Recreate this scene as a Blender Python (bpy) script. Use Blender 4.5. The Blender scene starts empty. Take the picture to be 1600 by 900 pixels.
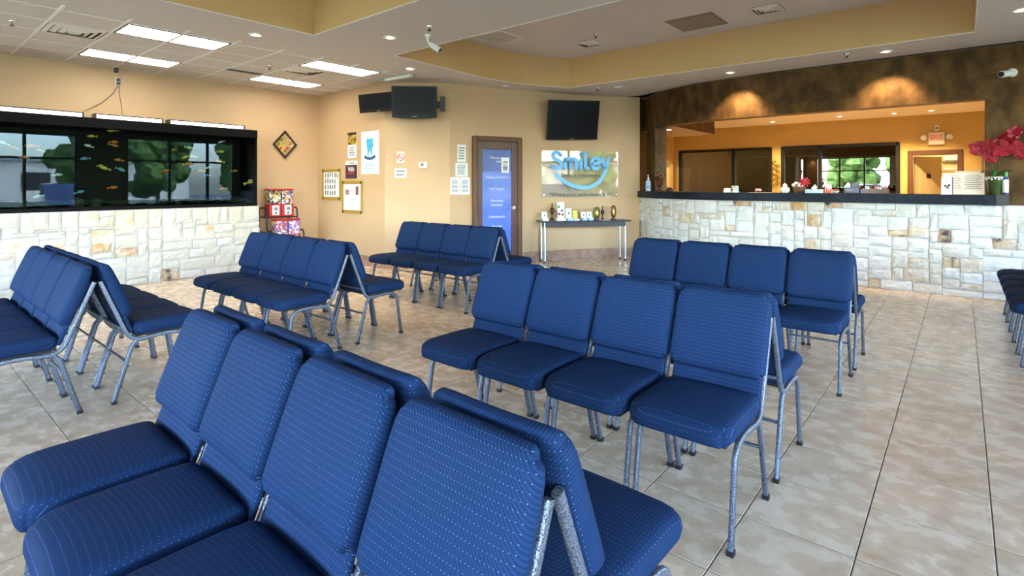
import bpy, bmesh, math, random
from mathutils import Vector, Matrix, noise as mnoise
from mathutils.geometry import tessellate_polygon

# ---------------------------------------------------------------- camera, sky, sun, exposure
SC = bpy.context.scene
COL = SC.collection
F, HZ, CX, EYE = 841.0, 288.0, 800.0, 1.38          # focal length and horizon of the 1600x900 photograph
YAW = math.atan2(703.0, 841.0)
CS, SN = math.cos(YAW), math.sin(YAW)
cam = bpy.data.cameras.new('camera')
cam.sensor_width = 36.0
cam.lens = F / 1600.0 * 36.0
cam.shift_y = -(450.0 - HZ) / 1600.0
cam.clip_start = 0.02
camo = bpy.data.objects.new('camera', cam)
camo.location = (0, 0, EYE)
camo.rotation_euler = (math.pi / 2, 0, YAW)
COL.objects.link(camo)
SC.camera = camo

SC.view_settings.view_transform = 'Standard'
SC.view_settings.look = 'None'
SC.view_settings.gamma = 1.0
SC.view_settings.use_curve_mapping = False
SC.view_settings.exposure = 1.4

W = bpy.data.worlds.new('World')
SC.world = W
W.use_nodes = True
wn = W.node_tree.nodes
wl = W.node_tree.links
bgn = wn['Background']
sky = wn.new('ShaderNodeTexSky')
sky.sky_type = 'NISHITA'
sky.sun_disc = False
sky.sun_elevation = math.radians(48)
sky.sun_rotation = math.radians(-40)
sky.dust_density = 2.5
sky.air_density = 1.0
wl.new(sky.outputs[0], bgn.inputs[0])
bgn.inputs[1].default_value = 4.0

sun = bpy.data.lights.new('sun', 'SUN')
sun.energy = 6.0
sun.angle = math.radians(1.0)
suno = bpy.data.objects.new('sun', sun)
suno.rotation_euler = (math.radians(38), 0, math.radians(215))
COL.objects.link(suno)

XW, XE, YS, YB = -9.3, 2.6, -2.0, 5.43               # west wall, east windows, south windows, notice wall
YC, YO, HC, HT = 8.6, 16.3, 3.05, 3.55               # counter wall, office back wall, ceiling, raised tray
WHEAD, WTRAN, WSILL = 2.87, 2.13, 0.7

def portal(name, loc, rot, sx, sy):
    l = bpy.data.lights.new(name, 'AREA')
    l.shape = 'RECTANGLE'; l.size = sx; l.size_y = sy
    l.cycles.is_portal = True
    o = bpy.data.objects.new(name, l)
    o.location = loc; o.rotation_euler = rot
    COL.objects.link(o)
PI = math.pi
portal('daylight_portal', (XE + .12, 1.22, 1.8), (0, PI / 2, 0), 2.3, 5.5)
portal('daylight_portal', (XE + .12, 6.8, 1.8), (0, PI / 2, 0), 2.3, 3.3)
portal('daylight_portal', (-3.2, YS - .12, 1.8), (-PI / 2, 0, PI), 10.6, 2.3)

# ---------------------------------------------------------------- pixel helpers (a pixel gives a direction; surfaces give the distance)
def c2w(X, Z):
    return Vector((X * CS - Z * SN, X * SN + Z * CS))
def w2c(x, y):
    return x * CS + y * SN, -x * SN + y * CS
def proj(x, y, z):
    X, Z = w2c(x, y)
    return CX + F * X / Z, HZ + F * (EYE - z) / Z, Z
def at_z(px, py, z):
    Z = F * (EYE - z) / (py - HZ)
    p = c2w((px - CX) / F * Z, Z)
    return Vector((p.x, p.y, z))
def rdir(px):
    return c2w((px - CX) / F, 1.0)
def hit(path, px):
    d = rdir(px)
    best = None
    for i in range(len(path) - 1):
        a, b = Vector(path[i]), Vector(path[i + 1])
        e = b - a
        den = d.x * e.y - d.y * e.x
        if abs(den) < 1e-9: continue
        Z = (a.x * e.y - a.y * e.x) / den
        t = (a.x * d.y - a.y * d.x) / den
        if Z > 0 and -1e-6 <= t <= 1 + 1e-6 and (best is None or Z < best[1]):
            best = (a + e * t, Z)
    if best is None:
        raise ValueError('no hit %s' % px)
    return best
def zat(py, Z):
    return EYE - (py - HZ) * Z / F
def wallrect(path, pl, pr, pt, pb, off=0.0):
    """matrix at the middle of a flat rectangle hung on a wall, with its width and height"""
    a, Za = hit(path, pl); b, Zb = hit(path, pr)
    m = (a + b) / 2; Z = (Za + Zb) / 2
    ux = (b - a).normalized()
    n = Vector((ux.y, -ux.x))                       # towards the room
    z0, z1 = zat(pb, Z), zat(pt, Z)
    c = m + n * off
    M = Matrix(((ux.x, -n.x, 0, c.x), (ux.y, -n.y, 0, c.y), (0, 0, 1, (z0 + z1) / 2), (0, 0, 0, 1)))
    return M, (b - a).length, z1 - z0

# ---------------------------------------------------------------- mesh builder
class B:
    def __init__(s):
        s.v, s.f, s.uv = [], [], None
    def add(s, vs, fs):
        o = len(s.v)
        s.v += [tuple(p) for p in vs]
        s.f += [tuple(i + o for i in q) for q in fs]
        return s
    def box(s, x0, x1, y0, y1, z0, z1):
        vs = [(x, y, z) for z in (z0, z1) for y in (y0, y1) for x in (x0, x1)]
        return s.add(vs, [(0, 2, 3, 1), (4, 5, 7, 6), (0, 1, 5, 4), (2, 6, 7, 3), (0, 4, 6, 2), (1, 3, 7, 5)])
    def rbox(s, x0, x1, y0, y1, z0, z1, r=.01, n=2):
        hx, hy, hz = (x1 - x0) / 2, (y1 - y0) / 2, (z1 - z0) / 2
        r = min(r, hx, hy, hz)
        vs, fs = round_box(hx, hy, hz, r, n)
        c = ((x0 + x1) / 2, (y0 + y1) / 2, (z0 + z1) / 2)
        return s.add([(p[0] + c[0], p[1] + c[1], p[2] + c[2]) for p in vs], fs)
    def prism(s, poly, z0, z1):
        n = len(poly)
        vs = [(p[0], p[1], z0) for p in poly] + [(p[0], p[1], z1) for p in poly]
        return s.add(vs, [tuple(range(n))[::-1], tuple(range(n, 2 * n))] + [(i, (i + 1) % n, n + (i + 1) % n, n + i) for i in range(n)])
    def tube(s, pts, r, seg=8, ry=None, cap=True, rs=None):
        pts = [Vector(p) for p in pts]
        ry = ry or r
        t0 = (pts[1] - pts[0]).normalized()
        up = Vector((1, 0, 0)) if abs(t0.x) < .9 else Vector((0, 0, 1))
        n = (up - t0 * up.dot(t0)).normalized()
        vs = []
        for i, p in enumerate(pts):
            if i == 0: t = t0
            elif i == len(pts) - 1: t = (pts[-1] - pts[-2]).normalized()
            else: t = ((pts[i + 1] - p).normalized() + (p - pts[i - 1]).normalized()).normalized()
            n = (n - t * n.dot(t)).normalized()
            b = t.cross(n)
            k = rs[i] if rs else 1.0
            for j in range(seg):
                a = 2 * PI * (j + .5) / seg
                ca, sa = math.cos(a), math.sin(a)
                e = .55 if ry != r or seg == 12 else 1.0
                cx_ = math.copysign(abs(ca) ** e, ca); sy_ = math.copysign(abs(sa) ** e, sa)
                vs.append(p + n * (r * k * cx_) + b * (ry * k * sy_))
        m = len(pts)
        fs = [(i * seg + j, i * seg + (j + 1) % seg, (i + 1) * seg + (j + 1) % seg, (i + 1) * seg + j) for i in range(m - 1) for j in range(seg)]
        if cap:
            fs += [tuple(range(seg))[::-1], tuple(range((m - 1) * seg, m * seg))]
        return s.add(vs, fs)
    def lathe(s, prof, seg=16, c=(0, 0, 0)):
        vs = []
        for r, z in prof:
            for j in range(seg):
                a = 2 * PI * j / seg
                vs.append((c[0] + r * math.cos(a), c[1] + r * math.sin(a), c[2] + z))
        m = len(prof)
        fs = [(i * seg + j, i * seg + (j + 1) % seg, (i + 1) * seg + (j + 1) % seg, (i + 1) * seg + j) for i in range(m - 1) for j in range(seg)]
        fs += [tuple(range(seg))[::-1], tuple(range((m - 1) * seg, m * seg))]
        return s.add(vs, fs)
    def ball(s, c, rx, ry=None, rz=None, seg=10, rings=6):
        ry = ry or rx; rz = rz or rx
        vs = [(c[0], c[1], c[2] - rz)]
        for i in range(1, rings):
            t = PI * i / rings - PI / 2
            for j in range(seg):
                a = 2 * PI * j / seg
                vs.append((c[0] + rx * math.cos(t) * math.cos(a), c[1] + ry * math.cos(t) * math.sin(a), c[2] + rz * math.sin(t)))
        vs.append((c[0], c[1], c[2] + rz))
        fs = [(0, 1 + (j + 1) % seg, 1 + j) for j in range(seg)]
        for i in range(rings - 2):
            o = 1 + i * seg
            fs += [(o + j, o + (j + 1) % seg, o + seg + (j + 1) % seg, o + seg + j) for j in range(seg)]
        o = 1 + (rings - 2) * seg
        fs += [(o + j, o + (j + 1) % seg, len(vs) - 1) for j in range(seg)]
        return s.add(vs, fs)
    def quad(s, a, b, c, d):
        return s.add([a, b, c, d], [(0, 1, 2, 3)])
    def xf(s, M):
        s.v = [tuple(M @ Vector(p)) for p in s.v]
        return s
    def mesh(s, name, smooth=False, angle=None):
        me = bpy.data.meshes.new(name)
        me.from_pydata(s.v, [], s.f)
        if s.uv:
            l = me.uv_layers.new(name='UVMap')
            for lp in me.loops:
                l.data[lp.index].uv = s.uv[lp.vertex_index]
        me.validate()
        if smooth:
            me.shade_smooth() if angle is None else me.shade_auto_smooth(angle=angle) if hasattr(me, 'shade_auto_smooth') else smooth_by_angle(me, angle)
        me.update()
        return me

def smooth_by_angle(me, angle):
    bm = bmesh.new(); bm.from_mesh(me)
    for f in bm.faces: f.smooth = True
    for e in bm.edges:
        if len(e.link_faces) != 2 or e.calc_face_angle(0) > angle: e.smooth = False
    bm.to_mesh(me); bm.free()

def round_box(a, b, c, r, n=2, div=(1, 1, 1), fn=None):
    """closed box with rounded edges; every vertex is moved onto the rounding"""
    def ax(h, d):
        k = [-h + r * (1 - math.cos(PI / 2 * i / n)) * 1.0 for i in range(n + 1)]
        inner = [-(h - r) + 2 * (h - r) * i / d for i in range(1, d)] if h > r + 1e-9 else []
        o = k + inner + [-x for x in k[::-1]]
        res = []
        for x in o:
            if not res or abs(x - res[-1]) > 1e-7: res.append(x)
        return res
    A, Bb, C = ax(a, div[0]), ax(b, div[1]), ax(c, div[2])
    idx, vs, fs = {}, [], []
    def V(i, j, k):
        key = (i, j, k)
        if key not in idx:
            p = Vector((A[i], Bb[j], C[k]))
            q = Vector((max(-(a - r), min(a - r, p.x)), max(-(b - r), min(b - r, p.y)), max(-(c - r), min(c - r, p.z))))
            d = p - q
            if d.length > 1e-9: p = q + d.normalized() * r
            idx[key] = len(vs); vs.append(p)
        return idx[key]
    na, nb, nc = len(A) - 1, len(Bb) - 1, len(C) - 1
    for i in range(na):
        for j in range(nb):
            fs.append((V(i, j, 0), V(i, j + 1, 0), V(i + 1, j + 1, 0), V(i + 1, j, 0)))
            fs.append((V(i, j, nc), V(i + 1, j, nc), V(i + 1, j + 1, nc), V(i, j + 1, nc)))
        for k in range(nc):
            fs.append((V(i, 0, k), V(i + 1, 0, k), V(i + 1, 0, k + 1), V(i, 0, k + 1)))
            fs.append((V(i, nb, k), V(i, nb, k + 1), V(i + 1, nb, k + 1), V(i + 1, nb, k)))
    for j in range(nb):
        for k in range(nc):
            fs.append((V(0, j, k), V(0, j, k + 1), V(0, j + 1, k + 1), V(0, j + 1, k)))
            fs.append((V(na, j, k), V(na, j + 1, k), V(na, j + 1, k + 1), V(na, j, k + 1)))
    return [tuple(p) for p in vs], fs

def obj(name, b, mat, parent=None, M=None, smooth=False, angle=None):
    me = b if isinstance(b, bpy.types.Mesh) else b.mesh(name, smooth, angle)
    if mat is not None and not me.materials: me.materials.append(mat)
    o = bpy.data.objects.new(name, me)
    COL.objects.link(o)
    if parent: o.parent = parent
    if M is not None: o.matrix_local = M
    return o
def tag(o, label, cat, group=None, kind=None):
    if label: o['label'] = label
    if cat: o['category'] = cat
    if group: o['group'] = group
    if kind: o['kind'] = kind
    return o
def thing(name, label, cat, M=None, group=None):
    o = bpy.data.objects.new(name, None)
    o.empty_display_size = .05
    COL.objects.link(o)
    if M is not None: o.matrix_world = M
    return tag(o, label, cat, group)
def struct(name, b, mat, label, parent=None, **k):
    o = obj(name, b, mat, parent, **k)
    if parent is None: tag(o, label, name.split('_')[0], kind='structure')
    return o
def sempty(name, label):
    o = bpy.data.objects.new(name, None); COL.objects.link(o)
    return tag(o, label, name.split('_')[0], kind='structure')
def T(x=0, y=0, z=0, rz=0):
    return Matrix.Translation((x, y, z)) @ Matrix.Rotation(rz, 4, 'Z')
def copy_tree(o, M=None, parent=None):
    c = o.copy(); COL.objects.link(c); c.parent = parent
    if M is not None: c.matrix_world = M
    for ch in o.children:
        copy_tree(ch, None, c)
    return c
def text(name, body, size, mat, parent, M, align='CENTER', extrude=0.0015, sx=1.0, bold=0.0):
    cu = bpy.data.curves.new(name, 'FONT')
    cu.body = body; cu.size = size; cu.align_x = align; cu.align_y = 'CENTER'; cu.extrude = extrude
    cu.resolution_u = 3; cu.offset = bold * size
    t = bpy.data.objects.new(name, cu); COL.objects.link(t)
    me = bpy.data.meshes.new_from_object(t.evaluated_get(bpy.context.evaluated_depsgraph_get()))
    bpy.data.objects.remove(t); bpy.data.curves.remove(cu)
    me.materials.clear()
    return obj(name, me, mat, parent, M @ Matrix.Rotation(PI / 2, 4, 'X') @ Matrix.Diagonal((sx, 1, 1, 1)))

# ---------------------------------------------------------------- materials
MATS = {}
def newmat(name):
    m = bpy.data.materials.new(name); m.use_nodes = True
    MATS[name] = m
    return m, m.node_tree.nodes, m.node_tree.links, m.node_tree.nodes['Principled BSDF']
def pm(name, c, rough=.5, metal=0., c2=None, scale=8., bump=0., bscale=None, detail=4., lo=.35, hi=.65, coat=0., spec=.5, stretch=None, coord='Object', emit=0., sheen=0.):
    m, N, L, P = newmat(name)
    P.inputs['Base Color'].default_value = (*c, 1)
    P.inputs['Roughness'].default_value = rough
    P.inputs['Metallic'].default_value = metal
    P.inputs['Specular IOR Level'].default_value = spec
    P.inputs['Coat Weight'].default_value = coat
    P.inputs['Sheen Weight'].default_value = sheen
    if emit:
        P.inputs['Emission Color'].default_value = (*c, 1); P.inputs['Emission Strength'].default_value = emit
    if c2 is not None or bump:
        co = N.new('ShaderNodeNewGeometry').outputs['Position'] if coord == 'World' else N.new('ShaderNodeTexCoord').outputs['Object']
        if stretch:
            mp = N.new('ShaderNodeMapping'); mp.inputs['Scale'].default_value = stretch
            L.new(co, mp.inputs['Vector']); co = mp.outputs[0]
    if c2 is not None:
        n = N.new('ShaderNodeTexNoise'); n.inputs['Scale'].default_value = scale; n.inputs['Detail'].default_value = detail
        L.new(co, n.inputs['Vector'])
        r = N.new('ShaderNodeValToRGB')
        r.color_ramp.elements[0].position = lo; r.color_ramp.elements[1].position = hi
        r.color_ramp.elements[0].color = (*c, 1); r.color_ramp.elements[1].color = (*c2, 1)
        L.new(n.outputs['Fac'], r.inputs['Fac']); L.new(r.outputs['Color'], P.inputs['Base Color'])
    if bump:
        n2 = N.new('ShaderNodeTexNoise'); n2.inputs['Scale'].default_value = bscale or scale * 3; n2.inputs['Detail'].default_value = 5
        L.new(co, n2.inputs['Vector'])
        bp = N.new('ShaderNodeBump'); bp.inputs['Strength'].default_value = bump; bp.inputs['Distance'].default_value = .01
        L.new(n2.outputs['Fac'], bp.inputs['Height']); L.new(bp.outputs[0], P.inputs['Normal'])
    return m
def glassmat(name, tint, refl, rough=0.0, gc=(1, 1, 1)):
    """thin pane: lets light through and mirrors part of the room"""
    m, N, L, P = newmat(name)
    tr = N.new('ShaderNodeBsdfTransparent'); tr.inputs[0].default_value = (*tint, 1)
    gl = N.new('ShaderNodeBsdfGlossy'); gl.inputs['Roughness'].default_value = rough; gl.inputs[0].default_value = (*gc, 1)
    lw = N.new('ShaderNodeFresnel'); lw.inputs['IOR'].default_value = 1.5
    mx = N.new('ShaderNodeMath'); mx.operation = 'ADD'; mx.inputs[1].default_value = refl; mx.use_clamp = True
    L.new(lw.outputs[0], mx.inputs[0])
    ms = N.new('ShaderNodeMixShader')
    L.new(mx.outputs[0], ms.inputs[0]); L.new(tr.outputs[0], ms.inputs[1]); L.new(gl.outputs[0], ms.inputs[2])
    L.new(ms.outputs[0], N['Material Output'].inputs['Surface'])
    return m
def emat(name, c, s):
    m, N, L, P = newmat(name)
    P.inputs['Base Color'].default_value = (*c, 1)
    P.inputs['Emission Color'].default_value = (*c, 1)
    P.inputs['Emission Strength'].default_value = s
    return m

WALLC = (.565, .38, .22)
m_wall = pm('wall_paint', WALLC, .55, c2=(.54, .36, .205), scale=1.2, bump=.04, bscale=260, coord='World')
m_ceil = pm('ceiling_paint', (.62, .56, .51), .8, bump=.05, bscale=120, coord='World')
m_ctile = pm('ceiling_tile', (.63, .575, .52), .9, c2=(.60, .545, .49), scale=90, bump=.15, bscale=200)
m_tbar = pm('ceiling_grid_white', (.80, .78, .74), .5)
m_tray = pm('tray_amber_paint', (.64, .40, .175), .55, c2=(.61, .38, .165), scale=1.3, coord='World')
m_white = pm('white_plastic', (.8, .79, .76), .4)
m_offwhite = pm('off_white', (.72, .68, .6), .5)
m_black = pm('black_plastic', (.012, .012, .014), .35)
m_dark = pm('dark_gap', (.02, .018, .016), .8)
m_chrome = pm('chrome', (.7, .72, .75), .18, 1.0)
m_counter = pm('counter_dark_laminate', (.006, .009, .019), .45, c2=(.016, .024, .046), scale=7, lo=.45, hi=.8, coord='World', spec=.18)
m_wood = pm('door_frame_wood', (.16, .062, .022), .42, c2=(.075, .028, .010), scale=5, stretch=(14, 14, 1.2), bump=.1, bscale=30)
m_woodred = pm('door_wood_red', (.10, .028, .014), .35, c2=(.055, .015, .008), scale=5, stretch=(14, 14, 1.0))
m_base = pm('baseboard_stone', (.30, .155, .10), .4, c2=(.42, .26, .19), scale=9, detail=8, coord='World')
m_mortar = pm('mortar', (.46, .44, .42), .95, bump=.3, bscale=80)
m_paper = pm('paper_white', (.82, .82, .82), .6)
m_screen = pm('tv_screen', (.004, .005, .010), .35, spec=.15)
m_tvbody = pm('tv_bezel', (.006, .006, .007), .35, spec=.2)
m_red = pm('red_paint', (.42, .008, .012), .3, coat=.3)
m_gold = pm('gold', (.55, .38, .08), .3, .9)
m_goldpaint = pm('gold_board', (.44, .30, .06), .45, .3)
m_black_metal = pm('black_metal', (.012, .012, .013), .4, .3)
m_blueplastic = pm('sign_letter_blue', (.13, .46, .88), .4)
m_greytext = pm('sign_text_grey', (.11, .115, .12), .5)
m_mid = pm('mid_grey_print', (.22, .23, .25), .7)
m_lightblue = pm('light_blue_card', (.35, .52, .75), .5)
m_green = pm('leaf_green', (.03, .11, .02), .45, c2=(.05, .17, .03), scale=20)
m_petal = pm('petal_red', (.30, .003, .014), .5, c2=(.46, .006, .028), scale=25)

def stone_mat(name, ramp, edge, lo=.5, hi=.78, sc=9., stain=None):
    """rough limestone: tone per stone, cloudy veins, and for some stones a mineral stain"""
    m, N, L, P = newmat(name)
    oi = N.new('ShaderNodeObjectInfo')
    r = N.new('ShaderNodeValToRGB')
    els = r.color_ramp.elements
    while len(els) < len(ramp): els.new(.5)
    for e, (p, c) in zip(els, ramp): e.position = p; e.color = (*c, 1)
    L.new(oi.outputs['Random'], r.inputs['Fac'])
    g = N.new('ShaderNodeNewGeometry')
    def veil(col_in, col, scale, l, h, off):
        mo = N.new('ShaderNodeMapping'); mo.inputs['Location'].default_value = (off, off, off)
        L.new(g.outputs['Position'], mo.inputs['Vector'])
        n = N.new('ShaderNodeTexNoise'); n.inputs['Scale'].default_value = scale; n.inputs['Detail'].default_value = 7; n.inputs['Roughness'].default_value = .6
        L.new(mo.outputs[0], n.inputs['Vector'])
        mp = N.new('ShaderNodeMapRange'); mp.inputs[1].default_value = l; mp.inputs[2].default_value = h
        L.new(n.outputs['Fac'], mp.inputs[0])
        mx = N.new('ShaderNodeMix'); mx.data_type = 'RGBA'; mx.inputs[7].default_value = (*col, 1)
        L.new(mp.outputs[0], mx.inputs[0]); L.new(col_in, mx.inputs[6])
        return mx.outputs[2]
    c = veil(r.outputs['Color'], edge, sc, lo, hi, 0)
    if stain: c = veil(c, stain, 6.5, .50, .62, 3.3)
    L.new(c, P.inputs['Base Color'])
    n2 = N.new('ShaderNodeTexNoise'); n2.inputs['Scale'].default_value = 24; n2.inputs['Detail'].default_value = 6
    L.new(g.outputs['Position'], n2.inputs['Vector'])
    bp = N.new('ShaderNodeBump'); bp.inputs['Strength'].default_value = .9; bp.inputs['Distance'].default_value = .016
    L.new(n2.outputs['Fac'], bp.inputs['Height']); L.new(bp.outputs[0], P.inputs['Normal'])
    P.inputs['Roughness'].default_value = .85
    return m
m_stone = stone_mat('limestone', [(0, (.70, .69, .68)), (.6, (.66, .645, .62)), (.88, (.66, .62, .56)), (1, (.60, .56, .50))], (.55, .53, .505))
m_stone_warm_lit = stone_mat('limestone_warm_lit', [(0, (.60, .575, .52)), (.6, (.57, .54, .48)), (.88, (.57, .525, .44)), (1, (.53, .48, .40))], (.48, .445, .39))  # same limestone, darker and creamier: warm light on the tank base put into colour
m_stone_tan = stone_mat('limestone_tan', [(0, (.60, .52, .42)), (1, (.62, .55, .46))], (.50, .30, .13), .38, .60, 6.)
m_stone_pale = stone_mat('limestone_pale_tan', [(0, (.64, .60, .55)), (1, (.62, .585, .53))], (.56, .41, .24), .45, .66, 6.)
m_stone_dark = stone_mat('limestone_dark_stained', [(0, (.58, .47, .35)), (1, (.60, .50, .40))], (.48, .29, .14), .42, .62, 6., (.045, .042, .045))

def floor_mat():
    m, N, L, P = newmat('floor_ceramic')
    g = N.new('ShaderNodeNewGeometry')
    # a different piece of the mottling on each tile
    vm = N.new('ShaderNodeVectorMath'); vm.operation = 'DIVIDE'; vm.inputs[1].default_value = (TX, TY, 10)
    of = N.new('ShaderNodeVectorMath'); of.operation = 'SUBTRACT'; of.inputs[1].default_value = (TX0, TY0, 0)
    L.new(g.outputs['Position'], of.inputs[0]); L.new(of.outputs[0], vm.inputs[0])
    fl = N.new('ShaderNodeVectorMath'); fl.operation = 'FLOOR'; L.new(vm.outputs[0], fl.inputs[0])
    wn_ = N.new('ShaderNodeTexWhiteNoise'); wn_.noise_dimensions = '3D'; L.new(fl.outputs[0], wn_.inputs['Vector'])
    sc = N.new('ShaderNodeVectorMath'); sc.operation = 'SCALE'; sc.inputs['Scale'].default_value = 37.0; L.new(wn_.outputs['Color'], sc.inputs[0])
    ad = N.new('ShaderNodeVectorMath'); ad.operation = 'ADD'; L.new(g.outputs['Position'], ad.inputs[0]); L.new(sc.outputs[0], ad.inputs[1])
    mp = N.new('ShaderNodeMapping'); mp.inputs['Scale'].default_value = (1.0, 1.25, 1); mp.inputs['Rotation'].default_value = (0, 0, .35)
    L.new(ad.outputs[0], mp.inputs['Vector'])
    n = N.new('ShaderNodeTexNoise'); n.inputs['Scale'].default_value = 7.5; n.inputs['Detail'].default_value = 10; n.inputs['Roughness'].default_value = .58; n.inputs['Distortion'].default_value = .15
    L.new(mp.outputs[0], n.inputs['Vector'])
    r = N.new('ShaderNodeValToRGB')
    els = r.color_ramp.elements
    els[0].position = .22; els[0].color = (.48, .32, .20, 1)
    els[1].position = .78; els[1].color = (.82, .70, .55, 1)
    e = els.new(.47); e.color = (.68, .51, .355, 1)
    L.new(n.outputs['Fac'], r.inputs['Fac'])
    hs = N.new('ShaderNodeHueSaturation'); mr = N.new('ShaderNodeMapRange'); mr.inputs[3].default_value = .90; mr.inputs[4].default_value = 1.08
    L.new(wn_.outputs['Value'], mr.inputs[0]); L.new(mr.outputs[0], hs.inputs['Value']); L.new(r.outputs['Color'], hs.inputs['Color'])
    L.new(hs.outputs['Color'], P.inputs['Base Color'])
    mr2 = N.new('ShaderNodeMapRange'); mr2.inputs[3].default_value = .20; mr2.inputs[4].default_value = .34
    L.new(n.outputs['Fac'], mr2.inputs[0]); L.new(mr2.outputs[0], P.inputs['Roughness'])
    bp = N.new('ShaderNodeBump'); bp.inputs['Strength'].default_value = .06; bp.inputs['Distance'].default_value = .01
    L.new(n.outputs['Fac'], bp.inputs['Height']); L.new(bp.outputs[0], P.inputs['Normal'])
    return m
TX, TY, TX0, TY0 = .398, .41, -.70, 2.337
m_floor = floor_mat()
m_grout = pm('grout_dark', (.055, .04, .045), .8)

def fabric_mat(name, dark, light):
    """navy weave with rows of pale blue dots; u runs across the cushion, v along it, in metres"""
    m, N, L, P = newmat(name)
    uv = N.new('ShaderNodeUVMap'); uv.uv_map = 'UVMap'
    def dots(su, sv, ou, rad):
        mp = N.new('ShaderNodeMapping'); mp.inputs['Scale'].default_value = (1 / su, 1 / sv, 1); mp.inputs['Location'].default_value = (ou, 0, 0)
        L.new(uv.outputs[0], mp.inputs['Vector'])
        fr = N.new('ShaderNodeVectorMath'); fr.operation = 'FRACTION'; L.new(mp.outputs[0], fr.inputs[0])
        sb = N.new('ShaderNodeVectorMath'); sb.operation = 'SUBTRACT'; sb.inputs[1].default_value = (.5, .5, 0); L.new(fr.outputs[0], sb.inputs[0])
        ml = N.new('ShaderNodeVectorMath'); ml.operation = 'MULTIPLY'; ml.inputs[1].default_value = (su, sv, 0); L.new(sb.outputs[0], ml.inputs[0])
        ln = N.new('ShaderNodeVectorMath'); ln.operation = 'LENGTH'; L.new(ml.outputs[0], ln.inputs[0])
        lt = N.new('ShaderNodeMath'); lt.operation = 'LESS_THAN'; lt.inputs[1].default_value = rad; L.new(ln.outputs['Value'], lt.inputs[0])
        return lt.outputs[0]
    d = dots(.0105, .0165, 0, .00090)
    wv = N.new('ShaderNodeTexWave'); wv.wave_type = 'BANDS'; wv.bands_direction = 'DIAGONAL'; wv.inputs['Scale'].default_value = 62; wv.inputs['Distortion'].default_value = .6
    L.new(uv.outputs[0], wv.inputs['Vector'])
    base = N.new('ShaderNodeMix'); base.data_type = 'RGBA'
    base.inputs[6].default_value = (*dark, 1); base.inputs[7].default_value = (*light, 1)
    L.new(wv.outputs['Fac'], base.inputs[0])
    mx = N.new('ShaderNodeMix'); mx.data_type = 'RGBA'; mx.inputs[7].default_value = (.10, .18, .33, 1)
    L.new(d, mx.inputs[0]); L.new(base.outputs[2], mx.inputs[6]); L.new(mx.outputs[2], P.inputs['Base Color'])
    bp = N.new('ShaderNodeBump'); bp.inputs['Strength'].default_value = .12; bp.inputs['Distance'].default_value = .002
    L.new(wv.outputs['Fac'], bp.inputs['Height']); L.new(bp.outputs[0], P.inputs['Normal'])
    P.inputs['Roughness'].default_value = .7
    P.inputs['Specular IOR Level'].default_value = .04
    return m
m_fabric = fabric_mat('chair_fabric_navy', (.0070, .018, .054), (.012, .030, .086))
m_under = pm('seat_underside_black', (.01, .01, .012), .8)
m_vein = pm('silver_vein_metal', (.19, .215, .28), .38, .6, c2=(.022, .026, .04), scale=260, detail=2, lo=.45, hi=.62, bump=.25, bscale=260)
m_brown = pm('brown_faux_finish', (.060, .030, .0115), .45, .35, c2=(.18, .095, .033), scale=6, detail=12, lo=.36, hi=.76, bump=.6, bscale=14, coord='World', spec=.15, stretch=(1, 1, .6))
m_glass_win = glassmat('window_glass', (.96, .98, .97), .0)
m_glass_tank = glassmat('tank_glass', (.62, .78, .72), -.018, gc=(.62, .82, 1.0))
m_glass_dark = glassmat('office_tinted_glass', (.14, .14, .14), .15)
m_acryl = glassmat('acrylic_sheet', (.92, .95, .93), -.022)
m_mullion = pm('dark_window_frame', (.02, .016, .014), .4, .3)
# ================================================================ SETTING
RND = random.Random(7)
def catmull(P, n=6):
    P = [Vector(p) for p in P]
    Q = [P[0] * 2 - P[1]] + P + [P[-1] * 2 - P[-2]]
    out = []
    for i in range(1, len(Q) - 2):
        for k in range(n):
            t = k / n
            a, b, c, d = Q[i - 1], Q[i], Q[i + 1], Q[i + 2]
            out.append(.5 * ((2 * b) + (c - a) * t + (2 * a - 5 * b + 4 * c - d) * t * t + (3 * b - a - 3 * c + d) * t ** 3))
    out.append(P[-1])
    return out
def normals(path):
    ns = []
    for i in range(len(path)):
        a, b = Vector(path[max(i - 1, 0)]), Vector(path[min(i + 1, len(path) - 1)])
        u = (b - a).normalized()
        ns.append(Vector((u.y, -u.x)))
    return ns
def strip(b, path, z0, z1, t, front=0.0):
    """wall along a path seen from the room left to right; thickness t goes away from the room"""
    ns = normals(path)
    fr = [Vector(p) + n * front for p, n in zip(path, ns)]
    bk = [Vector(p) - n * t for p, n in zip(path, ns)]
    return b.prism([tuple(p) for p in fr] + [tuple(p) for p in bk[::-1]], z0, z1)

K1, K2 = Vector((-7.26, YB)), Vector((-6.5, 6.17))
P_WEST = [(XW, YS), (XW, YB)]
P_BACK = [(XW, YB), tuple(K1)]
P_DIAG = [tuple(K1), tuple(K2)]
P_CURVE = catmull([K2, (-6.24, 6.85), (-5.97, 7.50), (-5.47, 8.56), (-4.76, 9.53)], 5)
P_CNT = catmull([(-4.76, 9.56), (-4.15, 9.03), (-3.4, 8.70), (-2.75, 8.61), (-2.2, YC)], 5) + [Vector((XE, YC))]
LEN = [0.0]
for i in range(1, len(P_CNT)): LEN.append(LEN[-1] + (P_CNT[i] - P_CNT[i - 1]).length)
N_CNT = normals(P_CNT)
def cnt(s, d=0.0):
    """point on the counter wall at arc length s, d towards the room"""
    s = max(0.0, min(LEN[-1], s))
    for i in range(len(LEN) - 1):
        if s <= LEN[i + 1]:
            t = (s - LEN[i]) / (LEN[i + 1] - LEN[i])
            n = N_CNT[i].lerp(N_CNT[i + 1], t).normalized()
            return P_CNT[i].lerp(P_CNT[i + 1], t) + n * d
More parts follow.
